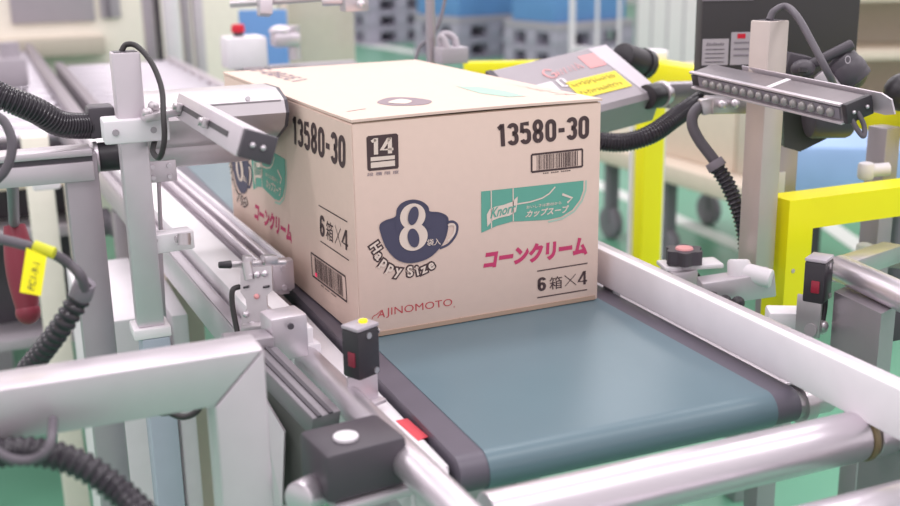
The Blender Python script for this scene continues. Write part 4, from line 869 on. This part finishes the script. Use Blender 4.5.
# e-stop station, blue panel, vinyl curtain
es = thing('emergency_stop', 'white switch box with a red emergency stop button behind the box', 'switch', (0.204, 1.421, 0.143))
e0, e1 = V((0.171, 1.44, 0.161)), V((0.252, 1.423, 0.215))
bm = NB(); box(bm, (0.211, 1.43, 0.182), (.09, .08, .07), None, .006); part('switch_box', bm, whiteplastic, es)
q = V((0.211, 1.43, 0.182)); bm = NB(); bx(bm, q.x-.02, .47, q.y-.02, q.y+.02, q.z-.08, q.z-.034, .002); part('carrier_bar', bm, alud, es)
bm = NB(); bx(bm, .43, .47, q.y-.02, q.y+.02, FZ, q.z-.08, .002); part('leg', bm, alud, es)
ec_ = V((0.199, 1.423, 0.218)); bm = NB(); cyl(bm, ec_, ec_+V((0, 0, .012)), .011, seg=20); part('button_stem', bm, dgrey, es)
bm = NB(); cyl(bm, ec_+V((0, 0, .008)), ec_+V((0, 0, .026)), .0155, .014, seg=24, bev=.003); part('button', bm, redm, es, 'red button')
bm = NB(); q = V((0.248, 1.415, 0.185))+V((.05, -.02, .022)); box(bm, q, (.06, .05, .03), None, .006); ball(bm, q+V((-.01, 0, .02)), .022, (1.2, 1, .6)); cyl(bm, q+V((.02, 0, -.045)), q+V((.02, 0, .03)), .014, seg=16); solo('air_valve', bm, chrome, 'shiny valve cluster beside the emergency stop', 'valve')
bp = V((0.436, 2.211, 0.099)); bm = NB(); box(bm, (bp.x+.01, bp.y, bp.z-.02), (.14, .02, .3), Matrix.Rotation(-.4, 3, 'Z'), .003); bx(bm, bp.x+.04, bp.x+.06, bp.y, bp.y+.02, FZ, bp.z-.1); solo('display_board', bm, blue, 'bright blue upright panel behind the emergency stop', 'panel')
vc = V((0.606, 2.354, 0.062)); bm = NB(); box(bm, (vc.x+.04, vc.y, vc.z-.3), (.24, .02, 1.0), Matrix.Rotation(-.4, 3, 'Z'), .004); solo('vinyl_curtain', bm, curtain, 'yellowed see-through vinyl strip beside the blue panel', 'curtain')
bm = NB(); q = V((0.543, 2.333, 0.129)); box(bm, (q.x, q.y, q.z-.3), (.012, .03, .9), None, .003); solo('curtain_frame', bm, tan, 'tan upright frame holding the vinyl strip', 'frame')

# ------------------------------------------------------------ pallets, blue loads, cage trolley
def pallet():
    t = thing('plastic_pallet', 'grey plastic pallet', 'pallet', (0, 0, 0), 'grey plastic pallets'); W_, D_ = .9, .95
    bm = NB(); bx(bm, -W_/2, W_/2, -D_/2, D_/2, .155, .19, .006); part('deck', bm, pgrey, t)
    for x_ in (-.37, 0, .37):
        for y_ in (-.395, 0, .395):
            bm = NB(); bx(bm, x_-.08, x_+.08, y_-.08, y_+.08, .03, .155, .004); part('block', bm, pgrey, t)
    bm = NB(); bx(bm, -W_/2, W_/2, -D_/2, D_/2, 0, .03, .006); part('bottom_deck', bm, pgrey, t)
    return t
pal = pallet(); first = True
b0 = V((4.237, 12.32, -0.8)); 
spots = [((4.526, 12.64, -0.8), 4, 'near the cable post, left'), ((4.775, 10.45, -0.8), 2, 'left of the trolley'), ((5.176, 8.961, -0.8), 2, 'behind the labelled print head')]
pd = V(spots[2][0])-V(spots[0][0]); PA = math.atan2(pd.y, pd.x)
lay = ('lowest', 'second lowest', 'middle', 'second highest', 'topmost') if 0 else ('lowest', 'second', 'third', 'topmost')
for si, (pp, n, lab) in enumerate(spots):
    for k in range(n):
        loc = (pp[0], pp[1], FZ+.192*k)
        lb_ = 'grey plastic pallet, %s in the stack %s' % (lay[k] if n > 2 else ('lower', 'upper')[k], ('beside the green aisle', 'under the wide blue load', 'under the narrow blue load')[si])
        if first: o = pal; o.location = loc; o['label'] = lb_; first = False
        else: o = dup(pal, loc, lb_)
        o.rotation_euler = (0, 0, PA)
for si, (w_, h_, lab) in enumerate(((.8, .5, 'pale wrapped load on the pallets beside the green aisle'), (.86, .5, 'wide blue load on the middle pallet stack'), (.70, .55, 'narrow blue load on the right pallet stack'))):
    if si == 0: continue
    pp = spots[si][0]; bm = NB(); box(bm, (pp[0], pp[1], FZ+.384+.06+h_/2), (w_, .9, h_), Matrix.Rotation(PA, 3, 'Z'), .02); solo('wrapped_load', bm, pgrey if si == 0 else blue, lab, 'load')
    if si:
        bm = NB(); box(bm, (pp[0], pp[1], FZ+.384+.03), (.9, .95, .06), Matrix.Rotation(PA, 3, 'Z'), .01); solo('load_tray', bm, winm, 'pale tray under the %s blue load' % ('wide', 'narrow')[si-1], 'tray')
cg = thing('cage_trolley', 'white wire cage trolley in front of the blue loads', 'trolley', (3.789, 6.182, -0.371))
gA, gB = V((3.692, 6.202, -0.44)), V((3.824, 5.488, -0.386)); dg_ = (gB-gA); 
for s in (0, .38, .7, 1.0):
    q = gA+dg_*s; bm = NB(); cyl(bm, (q.x, q.y, FZ+.1), (q.x, q.y, .6), .022 if s in (0, 1.0) else .012, seg=12); part('upright', bm, white, cg)
for z_ in (-.35, .15, .58):
    bm = NB(); beam(bm, (gA.x, gA.y, z_), (gB.x, gB.y, z_), .03, .03); part('rail', bm, white, cg)
bm = NB(); beam(bm, (gA.x, gA.y, FZ+.12), (gB.x, gB.y, FZ+.12), .6, .04); part('deck', bm, winm, cg)
# white fence panel
fpA, fpB = V((3.254, 4.633, -0.28)), V((3.243, 3.977, -0.234))
fp = thing('white_partition', 'white gridded partition left of the black monitor', 'partition', (fpA.x, fpA.y, FZ))
d_ = fpB-fpA; bm = NB(); beam(bm, (fpA.x, fpA.y, 0), (fpB.x, fpB.y, 0), .02, 1.6, (0, 0, 1)); part('panel', bm, wallm, fp)
for s in (0, .25, .5, .75, 1):
    q = fpA+d_*s; bm = NB(); bx(bm, q.x-.012, q.x+.012, q.y-.02, q.y, FZ, .8, .002); part('mullion', bm, winm, fp)
bm = NB(); beam(bm, (fpA.x, fpA.y-.02, -.05), (fpB.x, fpB.y-.02, -.05), .02, .02); part('cross_rail', bm, winm, fp)

# trolley with cartons on casters, right background
tr = thing('flat_trolley', 'beige flat trolley on dark casters behind the yellow post', 'trolley', (3.101, 3.475, -0.8))
tA, tB = V((1.97, 2.938, -0.219)), V((2, 1.673, -0.267)); dT = tB-tA; dT.z = 0; L_ = dT.length; dT.normalize(); nT = Vector((-dT.y, dT.x, 0)); nT = nT if nT.y > 0 else -nT
RT = Matrix((dT, nT, Vector((0, 0, 1)))).transposed(); zd = -.42; mid = V(((tA.x+tB.x)/2, (tA.y+tB.y)/2, zd))
bm = NB(); box(bm, mid+nT*.3, (L_, .7, .07), RT, .01); part('deck', bm, tan, tr)
for s in (-.42, -.1, .42):
    for tt_ in (.05, .55):
        q = mid+dT*L_*s+nT*tt_; bm = NB(); cyl(bm, q+nT*-.02+V((0, 0, FZ-zd+.07)), q+nT*.02+V((0, 0, FZ-zd+.07)), .07, seg=20, bev=.01); beam(bm, q+V((0, 0, -.04)), q+V((0, 0, FZ-zd+.07)), .05, .04); part('caster', bm, greyp, tr)
for s, w_, h_, dz, m_, lab in ((-.34, .42, .28, 0, cream, 'cream carton on the far end of the beige trolley'), (.02, .44, .34, 0, tan, 'tan carton in the middle of the beige trolley'), (.36, .4, .24, 0, beige, 'beige carton on the near end of the beige trolley')):
    bm = NB(); box(bm, mid+dT*L_*s+nT*.3+V((0, 0, .036+h_/2)), (w_, .5, h_), RT, .008); solo('carton', bm, m_, lab, 'carton')
# beige shelving and blue sheet at the far right
bs = thing('storage_rack', 'beige rack with plank shelves at the right behind the yellow rail', 'rack', (3.791, 3.31, -0.196))
q0 = V((3.819, 3.342, -0.051))+V((.2, .3, 0)); RB_ = Matrix.Rotation(-.4, 3, 'Z')
for z_ in (-.5, -.2, .1, .35):
    bm = NB(); box(bm, (q0.x+.3, q0.y, z_), (1.3, .5, .05), RB_, .005); part('shelf', bm, tan, bs)
bm = NB(); box(bm, (q0.x+.3, q0.y+.26, -.1), (1.3, .02, 1.4), RB_); part('back_board', bm, beige, bs)
for s in (-.3, .9):
    q = V((q0.x+.3, q0.y, 0)) + RB_ @ V((s-.3, -.24, 0)); bm = NB(); bx(bm, q.x-.02, q.x+.02, q.y-.02, q.y+.02, FZ, .6, .003); part('upright', bm, winm, bs)
bl = V((1.917, 1.383, -0.225)); bm = NB(); box(bm, (bl.x, bl.y, bl.z), (.32, .3, .16), Matrix.Rotation(-.6, 3, 'Z'), .02); b1 = solo('blue_crate', bm, bluel, 'pale blue crate behind the yellow front rail', 'crate')
bm = NB(); box(bm, (bl.x-.09, bl.y+.06, (bl.z-.08+FZ)/2), (.1, .1, bl.z-.08-FZ), Matrix.Rotation(-.6, 3, 'Z'), .01); solo('dark_stand', bm, blackm, 'dark stand beneath the pale blue crate', 'stand')

# ------------------------------------------------------------ left lower background
cw = thing('control_cabinet', 'white control cabinet behind the tall silver post', 'cabinet', (-0.203, 0.462, -0.242))
c0, c1 = V((-0.25, 0.472, -0.089)), V((-0.149, 0.429, -0.091))
bm = NB(); bx(bm, c0.x, -.15, c0.y-.03, c0.y+.3, FZ, c0.z+.005, .004); part('housing', bm, white, cw)
bm = NB(); screw(bm, V((-0.227, 0.403, -0.098)), (0, -1, 0), .004); part('screw', bm, dgrey, cw)
cw2 = thing('terminal_box', 'small white box beside the control cabinet', 'box', (-0.126, 0.463, -0.132))
c2, c3 = V((-0.133, 0.478, -0.093)), V((-0.11, 0.456, -0.133)); bm = NB(); bx(bm, c2.x, c3.x, c2.y-.02, c2.y+.3, FZ, c2.z, .003); part('housing', bm, white, cw2)
c4 = V((-0.111, 0.64, -0.085)); c5 = V((-0.057, 0.617, -0.086)); bm = NB(); bx(bm, c4.x, c5.x, c4.y, c4.y+.3, FZ, c4.z, .003); solo('beige_cabinet', bm, beige, 'beige cabinet under the white aluminium beam', 'cabinet')
q = V((-0.263, 1.238, 0.011)); bm = NB(); bx(bm, q.x-.02, q.x+.03, q.y-.03, q.y+.03, FZ, q.z+.05, .003); solo('cream_post', bm, cream, 'cream post behind the grooved arm', 'post')
q = V((-0.26, 0.906, 0.032)); bm = NB(); box(bm, q, (.045, .03, .03), None, .004); cyl(bm, q, q+V((0, .2, 0)), .01, seg=12); solo('white_lamp_box', bm, white, 'small white box on the cream post', 'box')
ra_, rb_ = V((-0.324, 0.49, 0.054)), V((-0.321, 0.454, -0.059)); bm = NB(); sweep(bm, spline([ra_, ra_.lerp(rb_, .5), rb_], 8), [.014+.006*math.sin(math.pi*min(1, i/16)) for i in range(17)], 20); ball(bm, rb_, .0165); solo('red_handle', bm, maroon, 'maroon rounded lever behind the yellow cable tag', 'handle')
bm = NB(); cyl(bm, ra_, (-0.322, 0.286, 0.164), .007, seg=14); solo('hanger_rod', bm, greyp, 'grey rod from the grooved arm to the maroon lever', 'rod')
sh = thing('parts_shelf', 'low grey shelf with dark machine parts behind the wide grey post', 'shelf', (-0.123, 1.349, -0.174))
q = V((-0.145, 1.377, -0.111))
for z_ in (q.z+.05, q.z-.06, q.z-.3):
    bm = NB(); bx(bm, q.x-.35, -.17, q.y, q.y+.14, z_-.012, z_+.012, .002); part('shelf_board', bm, tan if z_ > q.z else winm, sh)
for xx in (-.34, -.19-q.x):
    bm = NB(); bx(bm, q.x+xx-.015, q.x+xx+.015, q.y-.01, q.y+.02, FZ, q.z+.06, .002); part('upright', bm, cream, sh)
bm = NB(); bx(bm, q.x-.33, -.18, q.y+.125, q.y+.14, q.z-.3, q.z+.04); part('back_panel', bm, dgrey, sh)
for k, (p_, r_) in enumerate((((-0.137, 1.339, -0.152), .03), ((-0.112, 1.327, -0.157), .026))):
    bm = NB(); cyl(bm, V(p_)+V((-.015, 0, 0)), V(p_)+V((.015, 0, 0)), r_, seg=20, bev=.004); cyl(bm, V(p_)+V((-.02, 0, 0)), V(p_)+V((.02, 0, 0)), r_*.4, seg=14); solo('caster_wheel', bm, greyp, ('grey caster wheel nearest the wide grey post', 'grey caster wheel nearest the tall silver post')[k], 'wheel')
bm = NB(); bx(bm, -.6, -.3, 2.2, 2.8, -.45, -.25, .01); bx(bm, -.55, -.35, 2.3, 2.7, FZ, -.45, .01); solo('motor_box', bm, winm, 'pale motor box under the side roller conveyor', 'box')
